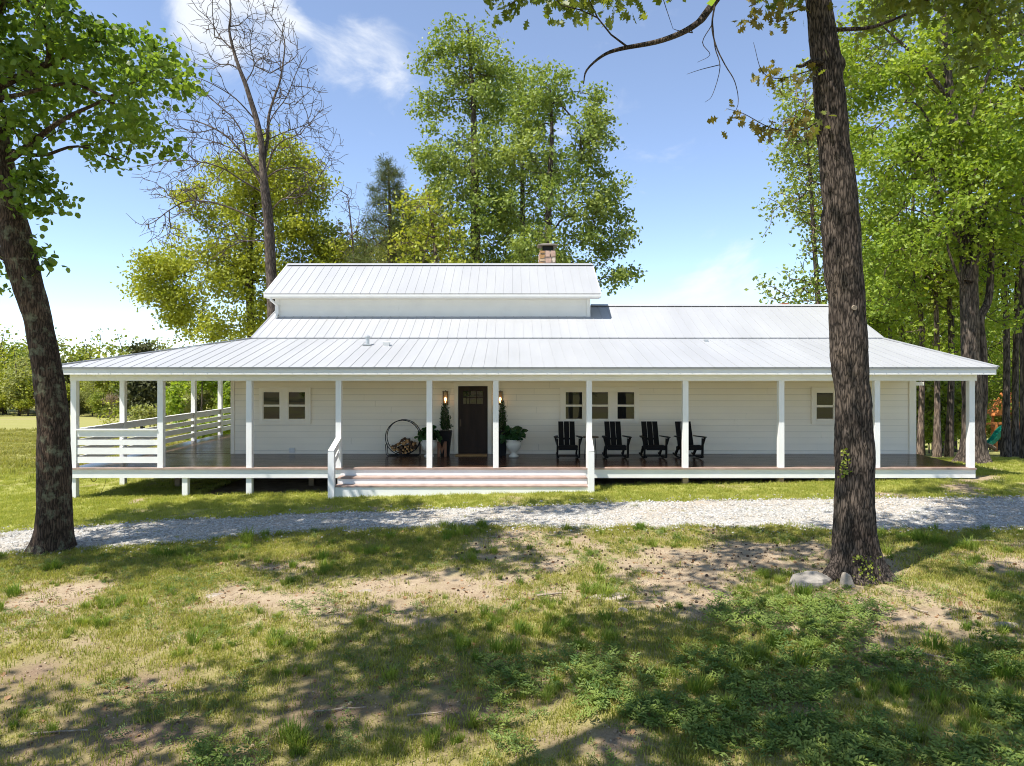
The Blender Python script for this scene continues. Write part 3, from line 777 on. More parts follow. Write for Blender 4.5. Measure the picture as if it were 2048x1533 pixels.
def urn(u, Y, lab, leafn=150):
    x = U(u, Y)
    t = empty('urn', (x, Y, DZ), lab, 'potted plant', 'cream urns with leafy plants')
    prof = [(.13, .003), (.15, .02), (.15, .06), (.085, .10), (.07, .15), (.12, .20), (.20, .28), (.235, .38), (.24, .44), (.225, .50), (.245, .52), (.245, .545), (.21, .545), (.20, .50)]
    MB().lathe(prof, (x, Y, DZ), 24).build('pot', M['urn'], t, smooth=True)
    rg = np.random.default_rng(int(u) + 9); n = leafn
    d = rg.normal(size=(n, 3)); d[:, 2] = np.abs(d[:, 2]) * 1.1 - .35; d /= np.linalg.norm(d, axis=1, keepdims=True)
    R = rg.uniform(.55, 1.05, n)[:, None]
    C = np.array([x, Y, DZ + .66]) + d * np.array([.32, .30, .26]) * R
    stm = MB()
    for i in range(0, n, 4): stm.tube([(x + rg.uniform(-.06, .06), Y + rg.uniform(-.06, .06), DZ + .5), C[i]], [.006, .003], 4, caps=False)
    stm.build('stem', M['plant_leaf'], t)
    V, F, ti = leaves_np(C, .15, T_HEX, rg, .5, d, .9, .4); put('foliage', V, F, M['plant_leaf'], t, tint=ti)
urn(1027.5, 20.9, 'cream urn with a leafy green plant in full view, beside the black planter')
urn(858, 20.9, 'cream urn with a leafy plant hidden behind a post beside the log hoop')
# wooden letter
Y = 21.0; x0, x1 = U(874.5, Y), U(893, Y); z0, z1 = DZ + .003, Zv(884, Y)
wl = x1 - x0; hl = z1 - z0; s_ = .075
poly = [(0,0),(s_,0),(s_,hl*.62),(wl/2,hl*.18),(wl-s_,hl*.62),(wl-s_,0),(wl,0),(wl,hl),(wl-s_,hl),(wl/2,hl*.50),(s_,hl),(0,hl)]
lm = MB()
def P2(a): return (x0 + a[0], Y, z0 + a[1])
for q in ([0,1,2,10,11], [2,3,9,10], [3,4,8,9], [4,5,6,7,8]):
    lm.prism([P2(poly[i]) for i in q], (0, .07, 0))
tag(lm.build('wooden_letter', M['letter']), 'reclaimed wood letter M leaning by the black planter', 'letter sign')

# firewood hoop
Y = 21.28; hx_, hz_, hr_ = U(806.8, Y), DZ + .035 + .545, .535
t = empty('firewood_rack', (hx_, Y, DZ), 'round black iron hoop on legs holding split logs', 'log rack')
hp = MB()
for dy in (-.14, .14):
    hp.tube([(hx_ + hr_*cos(a), Y + dy, hz_ + hr_*sin(a)) for a in np.linspace(0, 2*pi, 41)], .014, 6, caps=False)
hp.build('hoop', M['iron'], t, smooth=True)
lg = MB()
for dy in (-.14, .14):
    lg.tube([(hx_ - .53, Y + dy, DZ + .36), (hx_ - .51, Y + dy, DZ + .05), (hx_ - .45, Y + dy, DZ + .016), (hx_ + .45, Y + dy, DZ + .016), (hx_ + .51, Y + dy, DZ + .05), (hx_ + .53, Y + dy, DZ + .36)], .013, 6)
lg.build('leg', M['iron'], t)
br = MB()
for (xx, zz) in ((hx_ - .53, DZ + .36), (hx_ + .53, DZ + .36), (hx_ - .2, DZ + .085), (hx_ + .2, DZ + .085)): br.tube([(xx, Y - .14, zz), (xx, Y + .14, zz)], .01, 6)
br.build('crossbar', M['iron'], t)
rl_ = random.Random(5); placed = []
for it in range(9000):
    if len(placed) >= 34: break
    r = rl_.uniform(.038, .066); xx = rl_.uniform(-.42, .42); zz = rl_.uniform(-.52, -.02)
    if math.hypot(xx, zz) + r > hr_ - .02: continue
    if zz > -.05 - abs(xx - .04) * .55: continue
    if any(math.hypot(xx - a, zz - b) < (r + c) * .93 for a, b, c in placed): continue
    placed.append((xx, zz, r))
for k, (xx, zz, r) in enumerate(placed):
    n = rl_.choice([3, 4, 5]); a0 = rl_.uniform(0, 6.28)
    pol = [(hx_ + xx + r*cos(a0 + 2*pi*j/n) * rl_.uniform(.85, 1.2), Y - .21 + rl_.uniform(-.03, .03), hz_ + zz + r*sin(a0 + 2*pi*j/n) * rl_.uniform(.85, 1.2)) for j in range(n)]
    yb = pol[0][1]; pol = [(p[0], yb, p[2]) for p in pol]
    m = MB().prism(pol, (0, .42, 0))
    tg = m.build('firewood_log', M['log_end'] if k % 3 else M['log_bark'])
    if k % 3: tg.data.materials.append(M['log_bark'])
    for p in tg.data.polygons:
        if k % 3 and abs(p.normal.y) < .5 and rl_.random() < .5: p.material_index = 1
    tag(tg, 'split firewood log stacked in the bottom of the round hoop', 'log', 'split logs in the hoop rack')

# rocking chairs
def rocking_chair(x, Y, lab, rz=0.):
    t = empty('rocking_chair', (x, Y, DZ), lab, 'rocking chair', 'black rocking chairs in a row on the porch', rz)
    B = lambda nm, mb: mb.build(nm, M['chair'], t, local=True)
    for sx in (-1, 1):
        B('rocker', MB().tube([(sx*.30, y, .028 + .30 * (y + .02) ** 2) for y in np.linspace(-.44, .46, 10)], .026, 6))
        B('leg', MB().bar((sx*.33, -.30, .05), (sx*.33, -.33, .62), .045, .085, (0, 1, 0)))
        B('leg', MB().bar((sx*.29, .30, .06), (sx*.29, .02, .34), .045, .085, (0, 1, 0)))
        B('arm', MB().prism([(sx*.27, .30, .63), (sx*.30, -.10, .645), (sx*.30, -.42, .655), (sx*.43, -.42, .655), (sx*.43, -.15, .645), (sx*.34, .30, .63)][::sx], (0, 0, .025)))
        B('bracket', MB().prism([(sx*.355, -.36, .645), (sx*.42, -.36, .645), (sx*.36, -.34, .42)][::sx], (0, .03, 0)))
        B('side_rail', MB().bar((sx*.265, -.33, .355), (sx*.265, .26, .27), .03, .11))
    for k in range(6):
        y = -.30 + k * .098; z = .415 - k * .016
        B('seat_slat', MB().bar((-.25, y, z), (.25, y, z), .09, .02))
    B('apron', MB().box(-.28, .28, -.375, -.345, .28, .42))
    B('stretcher', MB().box(-.30, .30, -.27, -.24, .075, .115))
    for k in (-1, 0, 1):
        B('backrest_slat', MB().bar((k*.172, .17, .30), (k*.172, .44, 1.075), .158, .022, (0, 1, 0)))
    B('back_brace', MB().bar((-.25, .28, .56), (.25, .28, .56), .03, .06))
    return t
rocking_chair(U(1135, 20.75), 20.75, 'black rocking chair below the triple window, next to the urn plant')
rocking_chair(U(1230, 20.75), 20.75, 'black rocking chair just past the round side table', .04)
rocking_chair(U(1305.5, 20.75), 20.75, 'black rocking chair in full view between its two neighbours and clear of posts', .05)
rocking_chair(U(1376, 20.75), 20.75, 'black rocking chair half hidden by a porch post at the end of the row', .12)
Y = 20.95; x = U(1181.5, Y)
t = empty('side_table', (x, Y, DZ), 'small round dark side table between the first two rocking chairs', 'table')
MB().lathe([(.235, .60), (.245, .605), (.245, .628), (.235, .635)], (x, Y, DZ), 24).build('table_top', M['bronze'], t)
for a in (pi*.15, pi*.85, pi*1.5):
    MB().tube([(x + .16*cos(a), Y + .16*sin(a), DZ + .6), (x + .2*cos(a), Y + .2*sin(a), DZ + .002)], .012, 6).build('leg', M['iron'], t)
# ------------------------------------------------------------------ ground, drive
top_px = [(0,1064),(350,1041),(700,1025),(1024,1013),(1400,1001),(1700,998),(2048,995)]
bot_px = [(0,1112),(150,1100),(300,1090),(600,1066),(900,1056),(1300,1056),(1700,1058),(2048,1060)]
tp = np.array([ghit(*p) for p in top_px]); bp_ = np.array([ghit(*p) for p in bot_px])
def edge(pts, x):
    x = np.asarray(x, float)
    y = np.interp(x, pts[:, 0], pts[:, 1])
    s0 = (pts[1, 1] - pts[0, 1]) / (pts[1, 0] - pts[0, 0])
    y = np.where(x < pts[0, 0], pts[0, 1] + s0 * np.maximum(x - pts[0, 0], -14), y)
    return y
def d_top(x): return edge(tp, x)
def d_bot(x): return edge(bp_, x)
def in_drive(x, y, m=0.):
    wob = (fbm2(np.asarray(x) * 1.3, np.asarray(y) * 1.3, 31, 3) - .5) * .9
    return (y > d_bot(x) + wob * .8 - m) & (y < d_top(x) + wob * .5 + m)
BARE = [((1290, 1112), 3.0, 1.5, .42), ((640, 1195), 2.2, .7, .30), ((950, 1165), 1.6, .8, .22), ((300, 1215), 1.5, .5, .2), ((1800, 1190), 1.6, .8, .30), ((1150, 1200), 1.6, .9, .2),
        ((560, 1135), .9, .3, .2), ((200, 1480), 1.4, .6, .28), ((800, 1420), 1.6, .6, .12), ((1230, 1480), .45, .3, .35), ((1900, 1250), 1.6, .7, .22), ((1500, 1120), 2.2, .9, .3)]
BARE = [(np.array(ghit(*p)), a, b, s) for p, a, b, s in BARE]
def grass_density(x, y):
    x = np.asarray(x, float); y = np.asarray(y, float)
    n = fbm2(x * .75, y * .75, 41, 4)
    d = .66 + (n - .5) * 1.7 + (fbm2(x * 3, y * 3, 43, 2) - .5) * .5
    for c, a, b, s in BARE: d = d - s * 1.35 * np.exp(-(((x - c[0]) / a) ** 2 + ((y - c[1]) / b) ** 2))
    d = d + .35 * sstep(-2.0, -6.5, x) * sstep(11.3, 13, y)
    d = d - .10 * sstep(9.2, 7.4, y) * sstep(3.5, .5, x)
    lawn = y > d_top(x) - .05
    worn = (fbm2(x * .9, y * .9, 47, 3) - .5)
    d = np.where(lawn, .95 - np.clip(worn - .08, 0, 1) * 4 * (1 - sstep(19, 24, y) * .3), d)
    return np.clip(d, 0, 1)
def vinca_density(x, y):
    v = HZ + (HC - .3) * FPX / y; u = CX + x * FPX / y
    n = fbm2(x * 1.1, y * 1.1, 61, 4)
    base = sstep(1290, 1440, v) * sstep(930, 1250, u + (v - 1400) * .5)
    base = np.maximum(base, sstep(1290, 1340, v) * .45 * sstep(900, 1000, u) )
    base = np.maximum(base, .75 * sstep(1440, 1520, v) * sstep(330, 430, u) * (1 - sstep(600, 720, u)))
    base = np.maximum(base, .5 * sstep(1180, 1250, v) * sstep(1380, 1480, u) * (1 - sstep(1700, 1800, u)))
    return np.clip(base * sstep(.46, .62, n + .09 * base), 0, 1)
def covered(x, y):
    return (x > -8.7) & (x < 12.6) & (y > 18.95) & (y < 29)
def steps_area(x, y): return (x > SX0 - .1) & (x < SX1 + .1) & (y > 18.0) & (y < 19)

def graded(dense0, dense1, step, outer):
    a = list(np.arange(dense0, dense1 + 1e-6, step)); s = step; x = dense1
    while x < outer[1]: s *= 1.16; x += s; a.append(x)
    s = step; x = dense0
    while x > outer[0]: s *= 1.16; x -= s; a.insert(0, x)
    return np.array(a)
gxs = graded(-14, 15, .115, (-900, 900)); gys = graded(4.6, 20.5, .115, (-300, 1500))
GX, GY = np.meshgrid(gxs, gys)
GZ = ground_z(GX, GY)
GZ = GZ - .05 * covered(GX, GY)
nx, ny = len(gxs), len(gys)
ii = np.arange(ny - 1)[:, None] * nx + np.arange(nx - 1)[None]
F = np.stack([ii, ii + 1, ii + nx + 1, ii + nx], -1).reshape(-1, 4)
gm = mesh_arr('ground', np.stack([GX, GY, GZ], -1).reshape(-1, 3), F, True)
gd = grass_density(GX, GY).ravel()
gd[covered(GX, GY).ravel()] = 0
a = gm.attributes.new('grass', 'FLOAT', 'POINT'); a.data.foreach_set('value', gd.astype(np.float32))
lw = (sstep(-.2, .3, GY - d_top(GX))).ravel(); 
a = gm.attributes.new('lawn', 'FLOAT', 'POINT'); a.data.foreach_set('value', lw.astype(np.float32))
fld = (sstep(21, 34, GY)).ravel()
a = gm.attributes.new('field', 'FLOAT', 'POINT'); a.data.foreach_set('value', fld.astype(np.float32))
soil = (sstep(8.6, 7.2, GY) * .75 * sstep(2, -1, GX) + .35 * sstep(9.4, 7.5, GY)).ravel()
a = gm.attributes.new('soil', 'FLOAT', 'POINT'); a.data.foreach_set('value', np.clip(soil, 0, 1).astype(np.float32))

def ground_mat():
    m, nt, N, L, b = new_mat('yard_ground')
    tc = N.new('ShaderNodeTexCoord')
    def at(n):
        q = N.new('ShaderNodeAttribute'); q.attribute_name = n; return q.outputs['Fac']
    def nz(sc, d=6, r=.6):
        q = N.new('ShaderNodeTexNoise'); q.inputs['Scale'].default_value = sc; q.inputs['Detail'].default_value = d; q.inputs['Roughness'].default_value = r
        L.new(tc.outputs['Object'], q.inputs['Vector']); return q.outputs[0]
    def mixc(f, A, B):
        q = N.new('ShaderNodeMix'); q.data_type = 'RGBA'
        if isinstance(f, float): q.inputs['Factor'].default_value = f
        else: L.new(f, q.inputs['Factor'])
        for s, X in (('A', A), ('B', B)):
            if isinstance(X, tuple): q.inputs[s].default_value = (*X, 1)
            else: L.new(X, q.inputs[s])
        return q.outputs['Result']
    def rmp(f, stops):
        r = ramp_node(N, stops); L.new(f, r.inputs[0]); return r.outputs[0]
    fine = nz(38., 8, .7); mid = nz(3.2); big = nz(.35, 5)
    dirt = mixc(rmp(mid, [(.35, (0,0,0)), (.65, (1,1,1))]), rmp(fine, [(.3, (.22, .160, .100)), (.7, (.36, .275, .180))]), rmp(fine, [(.3, (.31, .235, .155)), (.7, (.49, .395, .275))]))
    lit_ = nz(95., 4, .8)
    dirt = mixc(rmp(lit_, [(.30, (.75,)*3), (.46, (0,)*3)]), dirt, (.13, .085, .055))
    soil_ = rmp(fine, [(.3, (.15, .10, .066)), (.7, (.28, .20, .135))])
    dirt = mixc(at('soil'), dirt, soil_)
    thatch = rmp(nz(60., 6, .7), [(.3, (.18, .165, .055)), (.5, (.28, .25, .09)), (.72, (.38, .32, .16))])
    lawnc = rmp(nz(25., 7, .7), [(.3, (.20, .21, .05)), (.55, (.31, .31, .085)), (.75, (.38, .34, .14))])
    fieldc = mixc(rmp(big, [(.35, (0,0,0)), (.65, (1,1,1))]), rmp(nz(5., 8, .7), [(.3, (.21, .215, .06)), (.7, (.33, .31, .10))]), rmp(nz(7., 8, .7), [(.3, (.23, .225, .07)), (.7, (.36, .325, .125))]))
    c = mixc(at('lawn'), thatch, lawnc)
    c = mixc(at('field'), c, fieldc)
    g = N.new('ShaderNodeMapRange'); g.inputs['From Min'].default_value = .15; g.inputs['From Max'].default_value = .75
    ad = N.new('ShaderNodeMath'); ad.operation = 'MULTIPLY_ADD'; ad.inputs[1].default_value = .5; L.new(mid, ad.inputs[0]); 
    sb = N.new('ShaderNodeMath'); sb.operation = 'SUBTRACT'; sb.inputs[1].default_value = .25; L.new(ad.outputs[0], sb.inputs[0])
    L.new(at('grass'), ad.inputs[2]); L.new(sb.outputs[0], g.inputs['Value'])
    c = mixc(g.outputs[0], dirt, c)
    L.new(c, b.inputs['Base Color']); b.inputs['Roughness'].default_value = .95; b.inputs['Specular IOR Level'].default_value = .1
    bp = N.new('ShaderNodeBump'); bp.inputs['Strength'].default_value = .6; bp.inputs['Distance'].default_value = .03
    L.new(fine, bp.inputs['Height']); L.new(bp.outputs[0], b.inputs['Normal'])
    return m
M['ground'] = ground_mat()
tag(link('ground', gm, M['ground']), kind='structure')

# gravel drive: its own sheet a little above the soil, ragged edges
dxs = np.concatenate([np.arange(-60, -14, .5), np.arange(-14, 16, .1), np.arange(16, 60, .5)])
nyd = 34
DX = np.repeat(dxs[None], nyd, 0); tt = np.linspace(0, 1, nyd)[:, None]
wob0 = (fbm2(DX * 1.3, d_bot(DX) * 1.3, 31, 3) - .5) * .75; wob1 = (fbm2(DX * 1.3, d_top(DX) * 1.3, 31, 3) - .5) * .45
yb0, yt0 = d_bot(DX) + wob0, d_top(DX) + wob1
DY = yb0 + (yt0 - yb0) * tt
rut = -.02 * np.exp(-((tt - .3) / .09) ** 2) - .02 * np.exp(-((tt - .75) / .09) ** 2) + .006
DZZ = ground_z(DX, DY) + .022 * np.clip(np.sin(tt * pi) * 3, -.4, 1) + rut * .6 + (fbm2(DX * 6, DY * 6, 77, 2) - .5) * .012
ii = np.arange(nyd - 1)[:, None] * len(dxs) + np.arange(len(dxs) - 1)[None]
F = np.stack([ii, ii + 1, ii + len(dxs) + 1, ii + len(dxs)], -1).reshape(-1, 4)
def gravel_mat():
    m, nt, N, L, b = new_mat('gravel')
    tc = N.new('ShaderNodeTexCoord')
    vo = N.new('ShaderNodeTexVoronoi'); vo.inputs['Scale'].default_value = 26; L.new(tc.outputs['Object'], vo.inputs['Vector'])
    bw = N.new('ShaderNodeRGBToBW'); L.new(vo.outputs['Color'], bw.inputs[0])
    r = ramp_node(N, [(.15, (.20, .193, .175)), (.5, (.35, .337, .31)), (.85, (.51, .49, .455))]); L.new(bw.outputs[0], r.inputs[0])
    nz = N.new('ShaderNodeTexNoise'); nz.inputs['Scale'].default_value = .8; nz.inputs['Detail'].default_value = 6; L.new(tc.outputs['Object'], nz.inputs['Vector'])
    mr = N.new('ShaderNodeMapRange'); mr.inputs['From Min'].default_value = .48; mr.inputs['From Max'].default_value = .7; mr.inputs['To Max'].default_value = .7; L.new(nz.outputs[0], mr.inputs['Value'])
    mx = N.new('ShaderNodeMix'); mx.data_type = 'RGBA'; L.new(mr.outputs[0], mx.inputs['Factor']); L.new(r.outputs[0], mx.inputs['A']); mx.inputs['B'].default_value = (.36, .29, .21, 1)
    ru = N.new('ShaderNodeAttribute'); ru.attribute_name = 'rut'; m3 = N.new('ShaderNodeMath'); m3.operation = 'MULTIPLY'; m3.inputs[1].default_value = .55; L.new(ru.outputs['Fac'], m3.inputs[0])
    mx3 = N.new('ShaderNodeMix'); mx3.data_type = 'RGBA'; L.new(m3.outputs[0], mx3.inputs['Factor']); L.new(mx.outputs['Result'], mx3.inputs['A']); mx3.inputs['B'].default_value = (.42, .38, .32, 1)
    L.new(mx3.outputs['Result'], b.inputs['Base Color']); b.inputs['Roughness'].default_value = .95; b.inputs['Specular IOR Level'].default_value = .2
    bp = N.new('ShaderNodeBump'); bp.inputs['Strength'].default_value = .8; bp.inputs['Distance'].default_value = .02
    L.new(vo.outputs['Distance'], bp.inputs['Height']); L.new(bp.outputs[0], b.inputs['Normal'])
    return m
M['gravel'] = gravel_mat()
gd_ = tag(put('gravel_drive', np.stack([DX, DY, DZZ], -1).reshape(-1, 3), F, M['gravel'], smooth=True), kind='structure')
ra = gd_.data.attributes.new('rut', 'FLOAT', 'POINT')
ra.data.foreach_set('value', (np.exp(-((tt - .30) / .10) ** 2) + np.exp(-((tt - .75) / .10) ** 2) + 0 * DX).ravel().astype(np.float32))

# ------------------------------------------------------------------ scattered ground cover
def scatter(name, pts, rot, scl, idx, protos, kind='stuff'):
    n = len(pts)
    me = bpy.data.meshes.new(name); me.vertices.add(n); me.vertices.foreach_set('co', np.asarray(pts, np.float32).ravel())
    for an, ty, key, v in (('rot', 'FLOAT_VECTOR', 'vector', rot), ('scl', 'FLOAT', 'value', scl), ('idx', 'INT', 'value', idx)):
        at = me.attributes.new(an, ty, 'POINT'); at.data.foreach_set(key, np.asarray(v, np.int32 if ty == 'INT' else np.float32).ravel())
    o = bpy.data.objects.new(name, me); col.objects.link(o); tag(o, kind=kind)
    c = bpy.data.collections.new(name + '_source')
    for k, (pm_, mt) in enumerate(protos):
        if not pm_.materials: pm_.materials.append(mt)
        q = bpy.data.objects.new('%s_source_%02d' % (name, k), pm_); c.objects.link(q)
    ng = bpy.data.node_groups.new(name, 'GeometryNodeTree')
    ng.interface.new_socket('Geometry', in_out='INPUT', socket_type='NodeSocketGeometry'); ng.interface.new_socket('Geometry', in_out='OUTPUT', socket_type='NodeSocketGeometry')
    N, L = ng.nodes, ng.links
    gi, go = N.new('NodeGroupInput'), N.new('NodeGroupOutput')
    ci = N.new('GeometryNodeCollectionInfo'); ci.inputs['Collection'].default_value = c
    ci.inputs['Separate Children'].default_value = True; ci.inputs['Reset Children'].default_value = True
    io = N.new('GeometryNodeInstanceOnPoints'); io.inputs['Pick Instance'].default_value = True
    def na(nm, ty):
        q = N.new('GeometryNodeInputNamedAttribute'); q.data_type = ty; q.inputs['Name'].default_value = nm; return q.outputs['Attribute']
    L.new(gi.outputs[0], io.inputs['Points']); L.new(ci.outputs[0], io.inputs['Instance'])
    L.new(na('idx', 'INT'), io.inputs['Instance Index']); L.new(na('rot', 'FLOAT_VECTOR'), io.inputs['Rotation']); L.new(na('scl', 'FLOAT'), io.inputs['Scale'])
    L.new(io.outputs[0], go.inputs[0])
    md = o.modifiers.new('scatter', 'NODES'); md.node_group = ng
    return o
def blades(n, R, h0, h1, wd, lean, rg, name):
    V = []; Q = []; T = []
    for i in range(n):
        a = rg.uniform(0, 2*pi); r = R * math.sqrt(rg.uniform(0, 1)); x, y = r*cos(a), r*sin(a)
        th = rg.uniform(0, 2*pi) if lean < .9 else a + rg.normal(0, .6); h = rg.uniform(h0, h1); l = h * rg.uniform(.15, 1) * lean
        dx, dy = cos(th), sin(th); px, py = -dy * wd / 2, dx * wd / 2
        k = len(V)
        V += [(x - px, y - py, -.01), (x + px, y + py, -.01), (x + dx*l*.35 - px*.8, y + dy*l*.35 - py*.8, h*.62), (x + dx*l*.35 + px*.8, y + dy*l*.35 + py*.8, h*.62), (x + dx*l, y + dy*l, h)]
        Q.append((k, k+1, k+3, k+2)); T.append((k+2, k+3, k+4))
    return mesh_arr(name, np.array(V), [np.array(Q), np.array(T)])
rg = np.random.default_rng(77)
M['grass_lawn'] = leaf_mat('lawn_grass_blades', (.24, .285, .045), (.42, .41, .11), .4, .6, .2, True)
M['grass_thin'] = leaf_mat('thin_grass_blades', (.18, .215, .032), (.40, .37, .11), .42, .6, .2, True)
M['grass_lush'] = leaf_mat('lush_grass_blades', (.11, .185, .025), (.25, .30, .055), .42, .55, .25, True)
M['grass_dry'] = leaf_mat('dry_grass_blades', (.26, .21, .10), (.36, .29, .16), .3, .7, .15, True)
M['grass_field'] = leaf_mat('field_grass_blades', (.22, .23, .05), (.38, .345, .125), .4, .6, .15, True)
M['vinca'] = leaf_mat('periwinkle_leaves', (.08, .145, .032), (.27, .33, .08), .35, .55, .25, True)
lawnp = [(blades(46, .14, .03, .065, .0065, .7, rg, 'lawn_patch_%d' % i), M['grass_lawn']) for i in range(4)]
thinp = [(blades(24, .13, .02, .06, .007, .85, rg, 'thin_patch_%d' % i), M['grass_thin']) for i in range(4)] + [(blades(16, .12, .02, .05, .006, .95, rg, 'dry_patch'), M['grass_dry'])]
lushp = [(blades(70, .065, .07, .15, .0075, 1.0, rg, 'lush_tuft_%d' % i), M['grass_lush']) for i in range(4)]
def rotz(n, tilt=.1):
    return np.stack([rg.normal(0, tilt, n), rg.normal(0, tilt, n), rg.uniform(0, 2*pi, n)], 1)
def sample(n, x0, x1, y0, y1, wedge=True):
    if wedge: n = int(n * 1.5)
    y = np.sqrt(rg.uniform(y0**2, y1**2, n)) if wedge else rg.uniform(y0, y1, n)
    if wedge: x = rg.uniform(-1, 1, n) * (y * .92 + 3.0)
    else: x = rg.uniform(x0, x1, n)
    return x, y
# thin yard grass in front of the drive
x, y = sample(42000, 0, 0, 5.2, 17.5)
ok = (y < d_bot(x) + .25) & ~in_drive(x, y, -.12)
d = grass_density(x, y)
ok &= rg.uniform(0, 1, len(x)) < sstep(.08, .85, d) * .95 + .015
x, y = x[ok], y[ok]
scatter('yard_grass', np.stack([x, y, ground_z(x, y)], 1), rotz(len(x)), rg.uniform(.7, 1.3, len(x)), rg.choice(5, len(x), p=[.22, .22, .22, .22, .12]), thinp)
x, y = sample(9000, 0, 0, 5.2, 17.3)
ok = (y < d_bot(x) + .1) & ~in_drive(x, y, .0)
d = grass_density(x, y); cl = fbm2(x * 1.6, y * 1.6, 91, 3)
ok &= (rg.uniform(0, 1, len(x)) < sstep(.45, .68, cl) * sstep(.15, .6, d) * .8)
x, y = x[ok], y[ok]
scatter('grass_tufts', np.stack([x, y, ground_z(x, y)], 1), rotz(len(x), .15), rg.uniform(.45, 1.0, len(x)) * (.6 + 1.3 * rg.uniform(0, 1, len(x)) ** 3), rg.integers(0, 4, len(x)), lushp)
# mown lawn between drive and house, round both ends of the porch
x, y = sample(38000, -20, 28, 13.6, 26.5, False)
ok = (y > d_top(x) - .1) & ~in_drive(x, y, -.15) & ~covered(x, y) & ~steps_area(x, y) & (np.abs(x) < y * .95 + 2.5)
ok &= rg.uniform(0, 1, len(x)) < grass_density(x, y) * (.55 + .45 * (y < 19.5))
x, y = x[ok], y[ok]
scatter('lawn_grass', np.stack([x, y, ground_z(x, y)], 1), rotz(len(x)), rg.uniform(.8, 1.35, len(x)), rg.integers(0, 4, len(x)), lawnp)
x, y = sample(2600, -13, 15, 12.5, 19.2, False)
mid_ = (y - d_bot(x)) / np.maximum(d_top(x) - d_bot(x), .1)
ok = in_drive(x, y, 0.) & (rg.uniform(0, 1, len(x)) < .55 * np.exp(-((mid_ - .52) / .10) ** 2) * (fbm2(x * .8, y * .8, 141, 3) > .50) + .035)
x, y = x[ok], y[ok]
scatter('drive_weeds', np.stack([x, y, ground_z(x, y) + .012], 1), rotz(len(x)), rg.uniform(.5, 1.0, len(x)), rg.choice(5, len(x), p=[.2, .2, .2, .2, .2]), thinp)
# longer field grass to the side
x, y = sample(11000, -46, -9, 20, 56, False)
ok = (np.abs(x) < y * .82) & (x < -9) & (rg.uniform(0, 1, len(x)) < sstep(20, 30, y))
x, y = x[ok], y[ok]
tall = fbm2(x * .22, y * .5, 101, 3)
scatter('field_grass', np.stack([x, y, ground_z(x, y)], 1), rotz(len(x)), np.where(tall > .58, rg.uniform(2.0, 3.6, len(x)), rg.uniform(1.0, 1.7, len(x))), rg.integers(0, 4, len(x)), [(blades(40, .16, .03, .07, .009, .7, rg, 'field_patch_%d' % i), M['grass_field']) for i in range(4)])
# periwinkle ground cover
def vinca_sprig(rg, name):
    C = []; N_ = []
    V = []; F = []
    for s in range(rg.integers(3, 5)):
        a = rg.uniform(0, 2*pi); L_ = rg.uniform(.05, .11); h = rg.uniform(.012, .045)
        for k in range(4):
            t = (k + 1) / 4; c = np.array([cos(a)*L_*t, sin(a)*L_*t, h * (1 - (1-t)**2) + .015])
            for sd in (-1, 1):
                b = a + sd * rg.uniform(.7, 1.3); ln = rg.uniform(.028, .044) * (1 - .25 * t); wd = ln * .42
                d = np.array([cos(b), sin(b), rg.uniform(-.1, .5)]); p = np.array([-sin(b), cos(b), rg.uniform(-.2, .2)]) * wd / 2
                k0 = len(V); V += [c, c + d*ln*.5 + p + (0,0,.004), c + d*ln, c + d*ln*.5 - p + (0,0,.004)]; F += [(k0, k0+1, k0+2), (k0, k0+2, k0+3)]
    return mesh_arr(name, np.array(V), np.array(F))
x, y = sample(15000, 0, 0, 5.2, 11)
ok = rg.uniform(0, 1, len(x)) < vinca_density(x, y)
x, y = x[ok], y[ok]
scatter('periwinkle_ground_cover', np.stack([x, y, ground_z(x, y)], 1), rotz(len(x), .2), rg.uniform(1.15, 2.0, len(x)), rg.integers(0, 5, len(x)), [(vinca_sprig(rg, 'vinca_%d' % i), M['vinca']) for i in range(5)])
M['weed'] = leaf_mat('small_weed_leaves', (.09, .15, .03), (.22, .27, .08), .35, .5, .3, True)
x, y = sample(9000, 0, 0, 5.2, 16)
ok = (y < d_bot(x)) & (rg.uniform(0, 1, len(x)) < .9 * sstep(.50, .64, fbm2(x * 1.4 + 9, y * 1.4, 131, 4)) * (grass_density(x, y) > .12))
x, y = x[ok], y[ok]
scatter('low_weeds', np.stack([x, y, ground_z(x, y)], 1), rotz(len(x), .2), rg.uniform(.6, 1.2, len(x)), rg.integers(0, 4, len(x)), [(vinca_sprig(rg, 'weed_%d' % i), M['weed']) for i in range(4)])
# loose gravel
def pebble(rg, name):
    m = MB(); th = np.linspace(0, 2*pi, 6)[:-1]
    prof = [(rg.uniform(.6, .9), -.4), (1., 0.), (rg.uniform(.55, .85), .55)]
    for r, z in prof: m.v += [(r*cos(t)*rg.uniform(.8, 1.2), r*sin(t)*rg.uniform(.8, 1.2), z) for t in th]
    m.f = [(i*5+j, i*5+(j+1) % 5, i*5+5+(j+1) % 5, i*5+5+j) for i in range(2) for j in range(5)] + [(10, 11, 12, 13, 14)]
    return m.mesh(name)
GR = [simple('gravel_stone_%d' % i, c, .9, .15, 20) for i, c in enumerate([(.43, .415, .385), (.28, .272, .255), (.53, .51, .47), (.38, .335, .27)])]
x, y = sample(54000, -17, 19, 12.2, 19.3, False)
ok = (in_drive(x, y, .08) | (in_drive(x, y, .55) & (rg.uniform(0, 1, len(x)) < .12))) & (np.abs(x) < y * .95 + 2)
x, y = x[ok], y[ok]
scatter('loose_gravel', np.stack([x, y, ground_z(x, y) + .018], 1), rotz(len(x), .5), rg.uniform(.010, .030, len(x)), rg.integers(0, 4, len(x)), [(pebble(rg, 'gravel_%d' % i), GR[i]) for i in range(4)])
